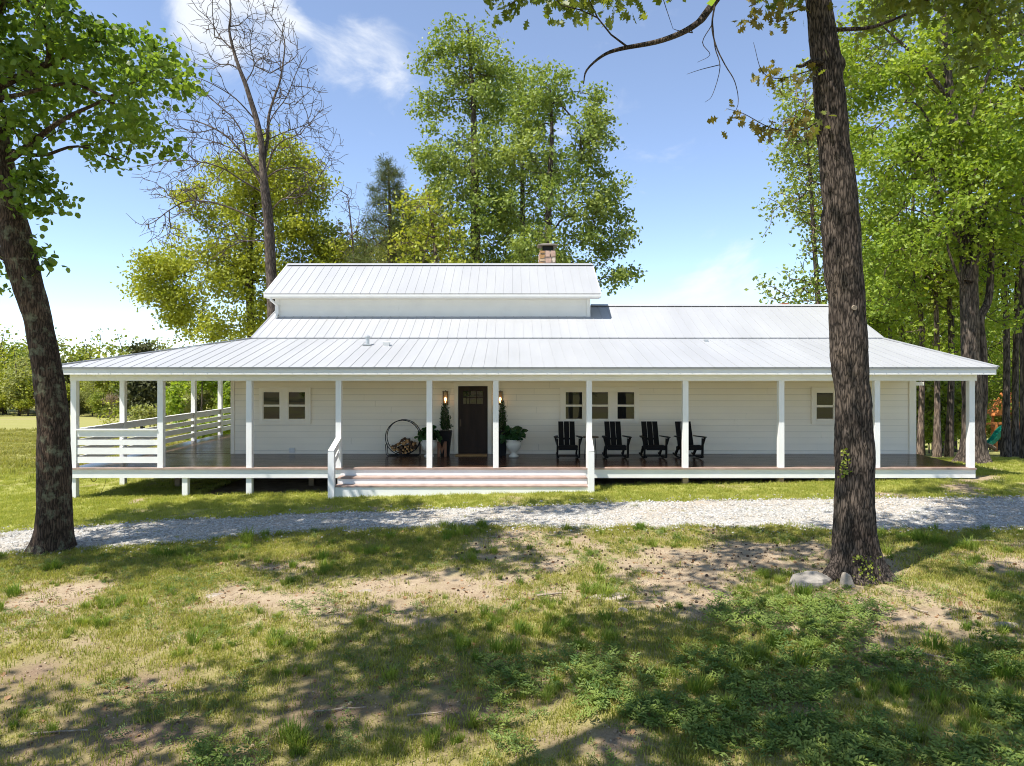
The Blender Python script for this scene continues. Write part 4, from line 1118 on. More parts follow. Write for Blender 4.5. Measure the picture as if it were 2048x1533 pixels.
# clods and grit on the bare soil
x, y = sample(60000, 0, 0, 5.2, 16.5)
ok = (y < d_bot(x) + .3) & (rg.uniform(0, 1, len(x)) < 1.05 - 1.3 * grass_density(x, y)) & (fbm2(x * 2, y * 2, 151, 3) > .42)
x, y = x[ok], y[ok]
CL = [simple('soil_clod_%d' % i, c, .95, .2, 20) for i, c in enumerate([(.26, .19, .125), (.40, .31, .21), (.14, .09, .06), (.34, .29, .23)])]
scatter('soil_grit', np.stack([x, y, ground_z(x, y)], 1), rotz(len(x), .6), rg.uniform(.004, .013, len(x)) * (1 + 1.2 * (rg.uniform(0, 1, len(x)) > .96)), rg.choice(4, len(x), p=[.42, .28, .25, .05]), [(pebble(rg, 'clod_%d' % i), CL[i]) for i in range(4)])
# dry leaves, bark bits and spiky seed balls
lv = []
for i in range(3):
    V, F_, _ = leaves_np(np.zeros((1, 3)), .07, T_HEX, rg, 3.); lv.append((mesh_arr('dry_leaf_%d' % i, V + (0, 0, .008), F_), M['dirt_leaf']))
lv.append((MB().bar((-.05, 0, .006), (.06, .015, .008), .007, .006).mesh('twig_bit'), M['stick']))
x, y = sample(16000, 0, 0, 5.2, 16.5)
ok = (y < d_bot(x)) & (rg.uniform(0, 1, len(x)) < .25 + .75 * (fbm2(x * .8, y * .8, 111, 3) > .52))
x, y = x[ok], y[ok]
scatter('leaf_litter', np.stack([x, y, ground_z(x, y)], 1), rotz(len(x), .35), rg.uniform(.25, 1.0, len(x)), rg.choice(4, len(x), p=[.2, .2, .2, .4]), lv)
M['seedball'] = simple('seed_ball_brown', (.055, .035, .022), .9, .2, 20)
sb = MB().lathe([(.3, -.9), (.85, -.5), (1, 0), (.85, .5), (.3, .9)], (0, 0, .6), 8).mesh('seed_ball_form')
x = rg.normal(U(1330, 12.2), 2.6, 330); y = rg.normal(12.0, 1.5, 330)
ok = (y < d_bot(x) + .3) & (y > 7); x, y = x[ok], y[ok]
scatter('seed_balls', np.stack([x, y, ground_z(x, y)], 1), rotz(len(x), .5), rg.uniform(.014, .026, len(x)), np.zeros(len(x)), [(sb, M['seedball'])])

# rocks and fallen sticks
def rock(name, c, size, lab, mat, seed, rz=0., flat=1., grp=None, cat='rock'):
    r = np.random.default_rng(seed); n, k = 28, 16
    th, ph = np.meshgrid(np.linspace(0, 2*pi, n, endpoint=False), np.linspace(0.02, pi - .02, k))
    d = np.stack([np.cos(th)*np.sin(ph), np.sin(th)*np.sin(ph), np.cos(ph)], -1)
    R = np.ones(th.shape)
    for _ in range(14):           # planes shave the ball into facets
        q = r.normal(size=3); q[2] = abs(q[2]) * .8; q /= np.linalg.norm(q); h = r.uniform(.48, .88)
        dd = d @ q; R = np.where(dd > .05, np.minimum(R, h / np.maximum(dd, .05)), R)
    R = R * (1 + .05 * (noise3(d[..., 0]*4 + 5, d[..., 1]*4 + 5, d[..., 2]*4 + 5, seed) - .5))
    V = d * R[..., None] * np.array(size)
    V = V @ np.array([[cos(rz), sin(rz), 0], [-sin(rz), cos(rz), 0], [0, 0, 1]])
    ii = (np.arange(k-1)[:, None] * n + np.arange(n)[None]); jj = (np.arange(k-1)[:, None] * n + (np.arange(n)[None] + 1) % n)
    F = np.stack([ii, jj, jj + n, ii + n], -1).reshape(-1, 4)
    o = put(name, V.reshape(-1, 3), F, mat); o.location = tuple(c); tag(o, lab, cat, grp); return o
M['tan_rock'] = simple('tan_rock', (.33, .28, .22), .9, .3, 6, .5, 16)
M['brown_rock'] = simple('brown_stone', (.19, .14, .10), .9, .3, 5, .5, 16)
def at_px(u, v, dz=0): X, Y = ghit(u, v); return (X, Y, gz(X, Y) + dz)
rock('boulder', at_px(1625, 1166, .01), (.42, .26, .22), 'long grey boulder leaning on the foot of the big oak trunk', M['rock'], 3, .25)
rock('boulder', at_px(1692, 1172, .05), (.15, .13, .20), 'upright pale pointed rock against the front of the oak trunk', M['tan_rock'], 5)
rock('boulder', at_px(1660, 1122, .08), (.11, .14, .17), 'small brown rock showing behind the boulder at the oak trunk', M['brown_rock'], 7)
rock('flat_stone', at_px(1215, 1196, -.02), (.42, .24, .07), 'broad flat stone sunk in bare dirt near the oak', M['flat_rock'], 9, .2)
rock('flat_stone', at_px(2012, 1252, -.01), (.30, .13, .06), 'pale flat stone half buried in the dirt beyond the oak', M['flat_rock'], 12, -.1)
rock('flat_stone', at_px(430, 1190, -.02), (.26, .14, .05), 'flat stone worn level with the sunny bare strip', M['flat_rock'], 14, .3)
rock('flat_stone', at_px(1247, 1222, .0), (.11, .08, .07), 'small tan stone beside the broad flat stone', M['flat_rock'], 16)
rock('flat_stone', at_px(733, 1183, .0), (.12, .07, .05), 'small lone pale stone on the sunny lawn patch', M['flat_rock'], 18)
def stick(u, v, L_, ang, r, lab, bend=.1, br=False):
    X, Y, z = at_px(u, v); d = np.array([cos(ang), sin(ang), 0]); q = np.array([-sin(ang), cos(ang), 0])
    pts = []
    for t in np.linspace(-.5, .5, 7):
        p = np.array([X, Y, 0]) + d * L_ * t + q * bend * L_ * (.25 - t*t) + q * random.uniform(-.02, .02) * L_
        pts.append((p[0], p[1], gz(p[0], p[1]) + r * 1.1 + .012))
    m = MB().tube(pts, list(np.linspace(r, r * .55, 7)), 6)
    if br: m.tube([pts[3], np.array(pts[3]) + (d * .3 + q * .4) * L_ * .4 + (0, 0, .02)], [r * .6, r * .3], 5)
    tag(m.build('fallen_stick', M['stick']), lab, 'stick', 'dead sticks on the yard')
stick(1268, 1428, .20, -.9, .024, 'thick pale broken stick among the periwinkle', .02)
stick(1102, 1194, .42, .25, .022, 'short thick stick on bare dirt near the flat stone', .05)
stick(1395, 1163, .55, .2, .010, 'thin straight pale stick on the dirt beside the boulder', .02)
stick(1835, 1222, .30, 1.9, .013, 'curved grey stick standing out on dirt beyond the oak', .3)
stick(680, 1424, .50, .12, .010, 'thin dark forked stick on the shaded soil', .06, True)
stick(850, 1433, .34, .2, .011, 'short pale stick lying just past the shaded grass tuft', .03)
stick(1880, 1320, .55, -.5, .012, 'long dark stick sunk in the greenery near the pale stone', .1, True)
stick(120, 1469, .5, .1, .010, 'thin stick on dark soil near the nearest lawn corner', .08)
stick(1280, 1207, .35, -.15, .009, 'thin bent twig between the flat stone and boulder', .15)
stick(1960, 1085, .45, -.2, .016, 'pale stick lying at the drive edge past the oak', .1)
# ------------------------------------------------------------------ trees
def catmull(pts, vals, n):
    pts = np.asarray(pts, float); vals = np.asarray(vals, float)
    P_ = np.vstack([2*pts[0]-pts[1], pts, 2*pts[-1]-pts[-2]]); m = len(pts) - 1
    out = []; ov = []
    for i in range(m):
        for t in np.linspace(0, 1, n, endpoint=False):
            a, b, c, d = P_[i:i+4]
            out.append(.5*((2*b) + (-a+c)*t + (2*a-5*b+4*c-d)*t*t + (-a+3*b-3*c+d)*t**3)); ov.append(vals[i]*(1-t) + vals[i+1]*t)
    out.append(pts[-1]); ov.append(vals[-1]); return np.array(out), np.array(ov)
def trunk_mesh(pts, rad, n=10, sub=4, flare=0., seed=0, disp=0., knots=(), zbase=None, lobes=5):
    p, r = catmull(pts, rad, sub); z0 = p[0, 2] if zbase is None else zbase
    d = np.gradient(p, axis=0); d /= np.linalg.norm(d, axis=1, keepdims=True)
    x = np.cross(d, np.array([0, 1., 0])); x /= np.linalg.norm(x, axis=1, keepdims=True); y = np.cross(d, x)
    th = np.linspace(0, 2*pi, n, endpoint=False)
    rr = np.repeat(r[:, None], n, 1)
    if flare:
        h = np.maximum(p[:, 2] - z0, 0)[:, None]; ph = seed * 1.7
        lob = .62 + .38 * np.cos(lobes * th + ph) + .2 * np.cos((lobes - 2) * th + 2 * ph)
        rr = rr * (1 + flare * (np.exp(-h / .20) * lob[None] + .45 * np.exp(-h / .55) * (.8 + .2*lob[None])))
    if disp:
        s = np.concatenate([[0], np.cumsum(np.linalg.norm(np.diff(p, axis=0), axis=1))])[:, None]
        C, S = np.cos(th)[None] * r[:, None], np.sin(th)[None] * r[:, None]
        wz = s + (noise3(C * 6 + 40, S * 6 + 40, s * 1.5 + 0*C, seed + 3) - .5) * .3
        n1 = noise3(C * 22 + 60, S * 22 + 60, wz * 4.2 + 0*C, seed); n2 = noise3(C * 45 + 90, S * 45 + 90, wz * 9 + 0*C, seed + 1)
        ridge = 1 - np.abs(2*n1 - 1); ridge = np.minimum(ridge, .8) + .35 * (1 - np.abs(2*n2 - 1))
        rr = rr + disp * (ridge - .7) + .055 * (noise3(C*2.2 + 7, S*2.2 + 7, s*1.1 + 0*C, seed + 5) - .5) + .03 * (noise3(C*5 + 17, S*5 + 17, s*3. + 0*C, seed + 6) - .5)
        for (kz, kt, ks, ka) in knots:
            g = np.exp(-(((p[:, 2:3] - kz) / ks) ** 2 + ((np.angle(np.exp(1j * (th - kt))) * r[:, None]) / ks) ** 2))
            rr = rr + ka * g - ka * .75 * g ** 6
    V = p[:, None] + rr[..., None] * (x[:, None] * np.cos(th)[None, :, None] + y[:, None] * np.sin(th)[None, :, None])
    k = len(p); ii = np.arange(k-1)[:, None]*n + np.arange(n)[None]; jj = np.arange(k-1)[:, None]*n + (np.arange(n)[None]+1) % n
    return V.reshape(-1, 3), np.stack([ii, ii+n, jj+n, jj], -1).reshape(-1, 4), p, r

class Skel:
    def __init__(s): s.pos = []; s.par = []; s.minr = []; s.core = []; s.dir = []
    def chain(s, pts, rad, core, attach=None):
        pts = np.asarray(pts, float); last = attach
        if attach == 'near':
            last = int(np.argmin(np.linalg.norm(np.array(s.pos) - pts[0], axis=1)))
        for i, (p, r) in enumerate(zip(pts, rad)):
            d = pts[min(i+1, len(pts)-1)] - pts[max(i-1, 0)]; d = d / (np.linalg.norm(d) + 1e-9)
            s.pos.append(p); s.par.append(-1 if last is None else last); s.minr.append(r); s.core.append(core); s.dir.append(d); last = len(s.pos) - 1
    def grow(s, attr, seg, rg, cospen=.7, bow=.12, maxd=None):
        base = np.array(s.pos); n0 = len(base)
        dmin = np.array([np.min(np.linalg.norm(base - a, axis=1)) for a in attr]); attr = attr[np.argsort(dmin)]
        cap_ = n0 + len(attr) * 14; P_ = np.zeros((cap_, 3)); D = np.zeros((cap_, 3)); P_[:n0] = base; D[:n0] = np.array(s.dir); n = n0
        for a in attr:
            v = a - P_[:n]; L = np.sqrt((v*v).sum(1)) + 1e-6; cs = (v * D[:n]).sum(1) / L
            j = int(np.argmin(L * (1 + cospen * (1 - cs)))); k = max(1, int(math.ceil(L[j] / seg))); k = min(k, 13)
            q = rg.normal(size=3) * L[j] * bow; q[2] -= abs(q[2]) * .3; last = j
            st = P_[j].copy()
            for t in range(1, k + 1):
                f = t / k; p = st + v[j] * f + q * f * (1 - f) * 4 * .5
                dd = p - P_[last]; P_[n] = p; D[n] = dd / (np.linalg.norm(dd) + 1e-9)
                s.pos.append(p); s.par.append(last); s.minr.append(0.); s.core.append(False); s.dir.append(D[n].copy()); last = n; n += 1
    def radii(s, tip, expo=2.3, mx=None):
        n = len(s.pos); A = np.zeros(n); kids = np.zeros(n, int); par = np.array(s.par)
        for i in range(n - 1, -1, -1):
            if kids[i] == 0: A[i] = 1
            if par[i] >= 0: A[par[i]] += A[i]; kids[par[i]] += 1
        r = tip * A ** (1 / expo); m = np.array(s.minr); r = np.where(m > 0, m, r)
        for i in range(n):
            if par[i] >= 0 and not s.core[i]: r[i] = min(r[i], max(r[par[i]] * (1. if m[i] > 0 else .92), tip))
        s.r = r; s.kids = kids; return r
    def tubes(s, sides=5, skip_core=True, minr=0.):
        par = np.array(s.par); pos = np.array(s.pos); core = np.array(s.core)
        e = np.where((par >= 0) & ~(core & skip_core) & (s.r >= minr))[0]
        p1 = pos[e]; p0 = pos[par[e]]; r1 = s.r[e]; r0 = np.minimum(s.r[par[e]], r1 * 1.35)
        d = p1 - p0; L = np.linalg.norm(d, axis=1, keepdims=True) + 1e-9; d = d / L
        p1 = p1 + d * (r1[:, None] * .25); p0 = p0 - d * (r0[:, None] * .2)
        ref = np.where(np.abs(d[:, 2:3]) > .9, np.array([[1., 0, 0]]), np.array([[0, 0, 1.]]))
        x = np.cross(d, ref); x /= np.linalg.norm(x, axis=1, keepdims=True); y = np.cross(d, x)
        th = np.linspace(0, 2*pi, sides, endpoint=False); c, sn = np.cos(th)[None, :, None], np.sin(th)[None, :, None]
        ring = x[:, None] * c + y[:, None] * sn
        V = np.concatenate([p0[:, None] + ring * r0[:, None, None], p1[:, None] + ring * r1[:, None, None]], 1)
        k = np.arange(sides); Ft = np.stack([k, (k+1) % sides, sides + (k+1) % sides, sides + k], 1)
        F = (Ft[None] + (np.arange(len(e)) * 2 * sides)[:, None, None]).reshape(-1, 4)
        return V.reshape(-1, 3), F
def sample_env(env, n, rg, gap=0., gscale=.5, shell=.45, seed=0):
    w = np.array([e[1][0]*e[1][1]*e[1][2] for e in env]) ** .8; w /= w.sum(); out = []
    c_ = np.array([e[0] for e in env], float); r_ = np.array([e[1] for e in env], float)
    while len(out) < n:
        k = rg.choice(len(env), n * 2, p=w); d = rg.normal(size=(n*2, 3)); d /= np.linalg.norm(d, axis=1, keepdims=True)
        R = rg.uniform(0, 1, n*2) ** shell
        p = c_[k] + d * r_[k] * R[:, None]
        if gap:
            q = noise3(p[:, 0]*gscale + 50, p[:, 1]*gscale + 50, p[:, 2]*gscale + 50, seed); p = p[q > gap]
        out += list(p)
    return np.array(out[:n])
BARK = {
 'oak': bark_mat('furrowed_oak_bark', (.020, .016, .013), (.155, .122, .10), None, 17., .6, .012),
 'maple': bark_mat('lichened_bark', (.030, .021, .015), (.135, .092, .066), (.20, .205, .135), 15., .7, .015),
 'grey': bark_mat('grey_brown_bark', (.045, .036, .030), (.21, .165, .135), None, 8., .5, .03),
 'bare': bark_mat('dead_grey_bark', (.06, .047, .04), (.21, .165, .138), None, 9., .4, .02),
 'pale': bark_mat('pale_brown_bark', (.08, .06, .05), (.33, .25, .20), None, 8., .5, .03),
 'pine': bark_mat('pine_bark', (.05, .03, .02), (.22, .14, .10), None, 8., .5, .03)}
LEAF = {
 'near': leaf_mat('tulip_tree_leaves', (.07, .14, .02), (.22, .30, .05), .55, .42, .45),
 'oak': leaf_mat('young_oak_leaves', (.11, .105, .020), (.21, .165, .04), .4, .45, .4),
 'oakdark': leaf_mat('dark_oak_leaves', (.085, .130, .020), (.20, .215, .040), .45, .45, .4),
 'poplar': leaf_mat('poplar_leaves', (.10, .17, .025), (.33, .37, .085), .32, .45, .4),
 'yellow': leaf_mat('spring_yellow_leaves', (.18, .225, .022), (.46, .455, .06), .34, .5, .3),
 'lime': leaf_mat('bright_maple_leaves', (.115, .20, .016), (.36, .42, .06), .42, .5, .3),
 'mid': leaf_mat('mid_green_leaves', (.11, .17, .022), (.34, .36, .06), .36, .5, .3),
 'pine': leaf_mat('pine_needles', (.050, .075, .018), (.14, .155, .045), .15, .6, .2),
 'cedar': leaf_mat('cedar_foliage', (0.046, 0.058, 0.023), (0.098, 0.098, 0.039), .15, .7, .2),
 'pink': leaf_mat('budding_twigs', (0.220, 0.165, 0.116), (0.374, 0.297, 0.209), .3, .8, .1),
 'hedge': leaf_mat('pale_green_leaves', (0.182, 0.221, 0.058), (0.351, 0.338, 0.111), .35, .6, .25)}

def make_tree(name, lab, cat, trunk, trad, env=None, tips=300, seg=.6, leaf=None, bark='grey', tip=.012, guides=(), group=None, seed=1, n=8, sub=4,
              flare=0., disp=0., knots=(), gap=.42, gscale=.5, shell=.5, cospen=.7, bow=.12, sides=4, minr=0., lobes=5, core_from=.0, attr=None, expo=2.3):
    rg = np.random.default_rng(seed)
    base = np.array(trunk[0], float)
    V, F, p, r = trunk_mesh(trunk, trad, n, sub, flare, seed, disp, knots, lobes=lobes)
    loc = np.array([base[0], base[1], base[2]])
    t = empty(name, loc, lab, cat, group)
    put('trunk', V, F, BARK[bark], t, smooth=True)
    sk = Skel()
    k0 = int(len(p) * core_from)
    stp = max(1, sub // 4)
    sk.chain(p[k0::stp], r[k0::stp], True)
    for gp, g0, g1 in guides:
        gq, gr = catmull(gp, np.linspace(g0, g1, len(gp)), 4); sk.chain(gq, gr, False, 'near')
    at = attr if attr is not None else (sample_env(env, tips, rg, gap, gscale, shell, seed) if env else None)
    if at is not None: sk.grow(at, seg, rg, cospen, bow)
    sk.radii(tip, expo)
    Vb, Fb = sk.tubes(sides, True, minr)
    if len(Vb): put('crown_branch', Vb, Fb, BARK[bark], t, smooth=True)
    if leaf:
        lf = dict(k=20, sigma=.35, size=.16, tmpl=T_DIA, mat='mid', up=.5, droop=.2, rmax=.03, outw=.3); lf.update(leaf)
        pos = np.array(sk.pos); idx = np.where((sk.r < lf['rmax']) & ~np.array(sk.core))[0]
        wk = np.where(sk.kids[idx] == 0, 1.6, lf.get('inner', .7))
        cnt = rg.poisson(lf['k'] * wk * rg.uniform(.3, 1.7, len(idx)))
        C = np.repeat(pos[idx], cnt, 0) + rg.normal(size=(cnt.sum(), 3)) * np.array([1, 1, .7]) * lf['sigma']
        if 'keep' in lf: C = C[lf['keep'](C)]
        ctr = pos[idx].mean(0); o = C - ctr; o /= np.linalg.norm(o, axis=1, keepdims=True) + 1e-9
        Vl, Fl, ti = leaves_np(C, lf['size'], lf['tmpl'], rg, lf['up'], o, lf['outw'], lf['droop'])
        q = noise3(C[:, 0]*.7 + 30, C[:, 1]*.7 + 30, C[:, 2]*.7 + 30, seed)     # some sprays are younger and yellower
        rep = [len(f) // len(C) for f in Fl]
        ti = np.concatenate([np.repeat(np.clip(.55 * q + .5 * rg.uniform(0, 1, len(C)) - .05, 0, 1), k_) for k_ in rep])
        put('foliage', Vl, Fl, LEAF[lf['mat']], t, tint=ti)
    return t
def E(u, v, ru, rv, Y, dep=None, dy=0.):
    s = Y / FPX; return ((U(u, Y), Y + dy, Zv(v, Y)), (ru * s, (dep if dep else min(ru * s, 4.)), rv * s))
def TP(px, Y, jy=0.):
    return [np.array([U(u, Y), Y + jy * i, Zv(v, Y)]) for i, (u, v) in enumerate(px)]

# --- the two near trees
Yl = 13.2; s = Yl / FPX
tl = [(103, 1118), (108, 1060), (110, 1000), (108, 900), (105, 830), (94, 745), (80, 665), (60, 580), (37, 500), (16, 400), (-2, 300), (-16, 180), (-22, 60), (-25, -150), (-20, -250), (-10, -320)]
wl_ = [66, 63, 61, 58, 56, 54, 53, 54, 58, 51, 43, 37, 32, 24, 16, 6]
gl = [(TP([(-10, 340), (60, 300), (140, 250), (230, 215), (320, 170)], Yl, -.12), .085, .006), (TP([(10, 300), (80, 310), (150, 290), (240, 320)], Yl, .05), .05, .012),
      (TP([(-16, 180), (80, 120), (180, 60), (240, 50)], Yl, .2), .09, .006), (TP([(-16, 200), (60, 200), (180, 190), (290, 250), (335, 285)], Yl, -.25), .055, .005),
      (TP([(-22, 60), (60, -60), (150, -180), (220, -320)], Yl, -.3), .12, .03), (TP([(-22, 60), (-120, -40), (-260, -140), (-380, -200)], Yl, .1), .13, .03),
      (TP([(37, 500), (5, 512), (-60, 470), (-160, 380), (-260, 300)], Yl, .1), .15, .03), (TP([(-25, -150), (-80, -260), (-140, -400)], Yl, .3), .1, .03),
      (TP([(62, 300), (62, 340), (70, 375), (72, 410), (62, 425)], Yl - .3, 0), .016, .004), (TP([(70, 350), (95, 375), (120, 405)], Yl - .3, 0), .010, .003), (TP([(66, 330), (50, 365), (40, 385)], Yl - .3, 0), .009, .003)]
env = [E(60, 120, 150, 130, Yl, 2.2), E(210, 90, 130, 100, Yl, 1.8), E(190, 210, 130, 80, Yl, 1.5), E(345, 152, 66, 52, Yl, 1.0), E(120, 270, 110, 60, Yl, 1.2), E(275, 300, 78, 42, Yl, .8),
       E(40, 235, 80, 50, Yl, 1.6), E(-150, 100, 200, 200, Yl, 2.6), E(-280, 250, 120, 110, Yl, 1.5), E(60, 60, 120, 120, Yl, 1.6), ((-12, 11, 13), (2.5, 1.8, 1.2)), ((-8.8, 10.6, 13.2), (2.5, 1.6, 1.2)), ((-5.6, 10.2, 11.6), (1.6, 1.2, 1.0)), ((-11.2, 8.5, 11.6), (2.2, 1.1, .9)), ((-7.8, 8.3, 11.4), (2.2, 1.1, .9)), ((-5.2, 8.6, 11.2), (1.5, 1.0, .8)), ((-13.2, 13.0, 10.2), (1.6, 1.6, 1.2)), ((-4.2, 12.8, 11.9), (1.5, 1.2, .8)), ((-10.5, 10.6, 11.8), (2.6, 1.6, 1.6)), ((-7.6, 10.2, 11.6), (2.2, 1.4, 1.3)), ((-13, 10., 11), (2, 1.6, 1.6))]
leaning = make_tree('leaning_tree', 'leaning leafy tree with lichened bark at the field end of the gravel drive', 'tree', TP(tl, Yl), [w * s / 2 * .95 for w in wl_], env, 900, .35,
          dict(k=21, sigma=.17, size=.105, tmpl=T_HEX, mat='near', up=.55, droop=.5, rmax=.02, outw=.3), 'maple', .0055, gl, seed=21, n=72, sub=28, flare=.85, disp=.012, gap=.40, gscale=.9, shell=.45, sides=5,
          knots=[(Zv(560, Yl), -1.3, .16, .05), (Zv(530, Yl), -1.9, .1, .06), (Zv(860, Yl), -1.0, .1, .02)], lobes=5, minr=.004)
# shoots of leaves low on the leaning trunk
rg = np.random.default_rng(18); C = []
for (px, n_) in (([(70, 500), (95, 520), (112, 530)], 42), ([(60, 555), (70, 560)], 8), ([(18, 520), (6, 560), (2, 590)], 26), ([(75, 480), (85, 500)], 12)):
    q = np.array(TP(px, Yl - .1)); tt_ = rg.uniform(0, len(q) - 1, n_); i = np.minimum(tt_.astype(int), len(q) - 2); f = (tt_ - i)[:, None]
    C.append(q[i] * (1 - f) + q[i+1] * f + rg.normal(0, .08, (n_, 3)))
C = np.concatenate(C); V, F, ti = leaves_np(C, .12, T_HEX, rg, .4, droop=.6); put('shoot_leaves', V, F, LEAF['near'], leaning, tint=ti)

Yo = 10.4; s = Yo / FPX
to = [(1714, 1165), (1713, 1120), (1711, 1060), (1709.5, 1000), (1709, 900), (1704, 800), (1698, 720), (1694.5, 640), (1691.5, 590), (1684, 520), (1679, 400), (1668, 300), (1661, 200), (1648, 100), (1635, 0), (1618, -150), (1600, -320), (1590, -500), (1585, -700)]
wo = [80, 76, 73, 71, 70, 69, 68, 67, 66, 69, 67, 60, 57, 55, 45, 40, 32, 22, 10]
go = [(TP([(1625, -60), (1540, -110), (1460, -60), (1432, 0), (1402, 45), (1385, 66), (1350, 90), (1300, 111), (1230, 128), (1195, 145), (1165, 175), (1158, 204)], Yo, -.06), .085, .008),
      (TP([(1432, 0), (1424, 50), (1432, 92), (1450, 130), (1470, 165), (1476, 210), (1456, 243)], Yo - .35, .0), .014, .003),
      (TP([(1425, 45), (1430, 95), (1440, 135), (1425, 190), (1410, 205)], Yo - .3, .0), .010, .0025), (TP([(1424, 50), (1405, 85), (1420, 110), (1395, 125)], Yo - .3, .0), .008, .0025), (TP([(1440, 130), (1400, 140), (1365, 152)], Yo - .3, .0), .007, .002),
      (TP([(1385, 66), (1358, 62), (1346, 58)], Yo - .3, 0), .008, .003),
      (TP([(1648, 60), (1700, 62), (1742, 60), (1800, 40)], Yo, -.05), .035, .02), (TP([(1655, 130), (1625, 125), (1600, 136), (1588, 138)], Yo - .12, -.03), .055, .012),
      (TP([(1632, 247), (1600, 262), (1540, 262), (1480, 235), (1445, 228)], Yo - .1, -.05), .012, .003), (TP([(1625, 140), (1560, 160), (1520, 150), (1500, 95)], Yo - .1, -.05), .010, .003),
      (TP([(1618, -150), (1500, -260), (1350, -330), (1200, -300), (1100, -200)], Yo, -.2), .14, .03), (TP([(1610, -200), (1750, -330), (1900, -400)], Yo, -.25), .13, .04), (TP([(1600, -320), (1500, -520), (1420, -700)], Yo, .3), .1, .03),
      (TP([(1618, -150), (1760, -160), (1900, -120), (2050, -60)], Yo, .15), .10, .03), (TP([(1618, -150), (1640, -350), (1700, -500)], Yo, .9), .12, .03)]
env = [E(1130, -60, 190, 70, Yo - .6, 1.2), E(1550, -25, 90, 50, Yo, .8), E(1350, -260, 260, 90, Yo, 1.5), E(1000, -180, 160, 90, Yo - .5, 1.6), E(1700, -380, 300, 230, Yo, 2.6), E(1950, -150, 260, 130, Yo + .4, 2.4), E(1450, -560, 280, 200, Yo, 2.6), E(2150, -260, 220, 200, Yo + .6, 2.4), E(1650, -250, 260, 160, Yo + 2.6, 2.2), E(1850, -20, 190, 90, Yo + .9, 1.0), E(2020, 20, 130, 110, Yo + 1.2, 1.2), E(1620, -680, 200, 120, Yo, 2.), ((-1.8, 7.4, 11.6), (2.1, 1.5, 1.1)), ((.9, 7.8, 11.8), (2.0, 1.5, 1.1)), ((3.6, 7.4, 11.2), (1.8, 1.4, 1.0))]
oak = make_tree('oak_tree', 'tall straight oak with furrowed bark and boulders at its foot', 'tree', TP(to, Yo), [w * s / 2 * .95 for w in wo], env, 620, .4,
          dict(k=16, sigma=.17, size=.15, tmpl=T_OAK, mat='oakdark', up=.35, droop=.8, rmax=.018, outw=.2, keep=lambda C: ~(((C[:, 2] - HC) * FPX / C[:, 1] < 690) & (C[:, 0] < 4.6)) & ~((C[:, 0] > 1.9) & (C[:, 0] < 3.6) & (C[:, 1] < 12) & ((C[:, 2] - HC) * FPX / C[:, 1] < 745))), 'oak', .0055, go, seed=33, n=110, sub=34, flare=.95, disp=.028, gap=.40, gscale=.8, shell=.45, sides=6,
          knots=[(Zv(640, Yo), -1.55, .08, .05), (Zv(350, Yo), -1.5, .13, .07), (Zv(245, Yo), -1.6, .07, .03), (Zv(130, Yo), -1.3, .09, .05), (Zv(740, Yo), -2.6, .1, .04), (Zv(440, Yo), -.3, .12, .05), (Zv(135, Yo), 3.0, .10, .09)], lobes=5, minr=.0025)
# cut branch end on the oak and the dark-leaved shoots low on its trunk
MB().tube([(U(1691, Yo), Yo - .2, Zv(618, Yo)), (U(1691, Yo), Yo - .285, Zv(618, Yo) - .01)], [.042, .036], 12).build('branch_stub', M['stick'], oak)
rg = np.random.default_rng(8)
C = []
for (px, n_) in (([(1600, 262), (1540, 262), (1480, 235), (1445, 228)], 46), ([(1625, 140), (1560, 160), (1520, 150)], 40), ([(1600, 255), (1580, 240)], 22), ([(1520, 0), (1500, 35), (1480, 55)], 22), ([(1640, 20), (1660, 45)], 10), ([(1580, 20), (1540, 40)], 24)):
    q = np.array(TP(px, Yo - .12)); tt_ = rg.uniform(0, len(q) - 1, n_); i = np.minimum(tt_.astype(int), len(q) - 2); f = (tt_ - i)[:, None]
    C.append(q[i] * (1 - f) + q[i+1] * f + rg.normal(0, .075, (n_, 3)))
C = np.concatenate(C); V, F, ti = leaves_np(C, .135, T_OAK, rg, .3, droop=.9); put('shoot_leaves', V, F, LEAF['oak'], oak, tint=ti)
C = np.concatenate([np.array([U(1679, Yo) + .0, Yo - .17, 0]) + np.stack([rg.normal(0, .03, 70), rg.normal(0, .03, 70), rg.uniform(Zv(955, Yo), Zv(895, Yo), 70)], 1),
                    np.array([U(1705, Yo), Yo - .40, 0]) + np.stack([rg.normal(0, .10, 80), rg.normal(0, .04, 80), rg.uniform(Zv(1150, Yo), Zv(1095, Yo), 80)], 1)])
V, F, ti = leaves_np(C, .034, T_HEX, rg, .2, np.tile([[0, -1., 0]], (len(C), 1)), 1.); o = put('creeper', V, F, LEAF['mid'], None, tint=ti)
tag(o, 'small creeping vine leaves clinging to the oak trunk', 'vine')

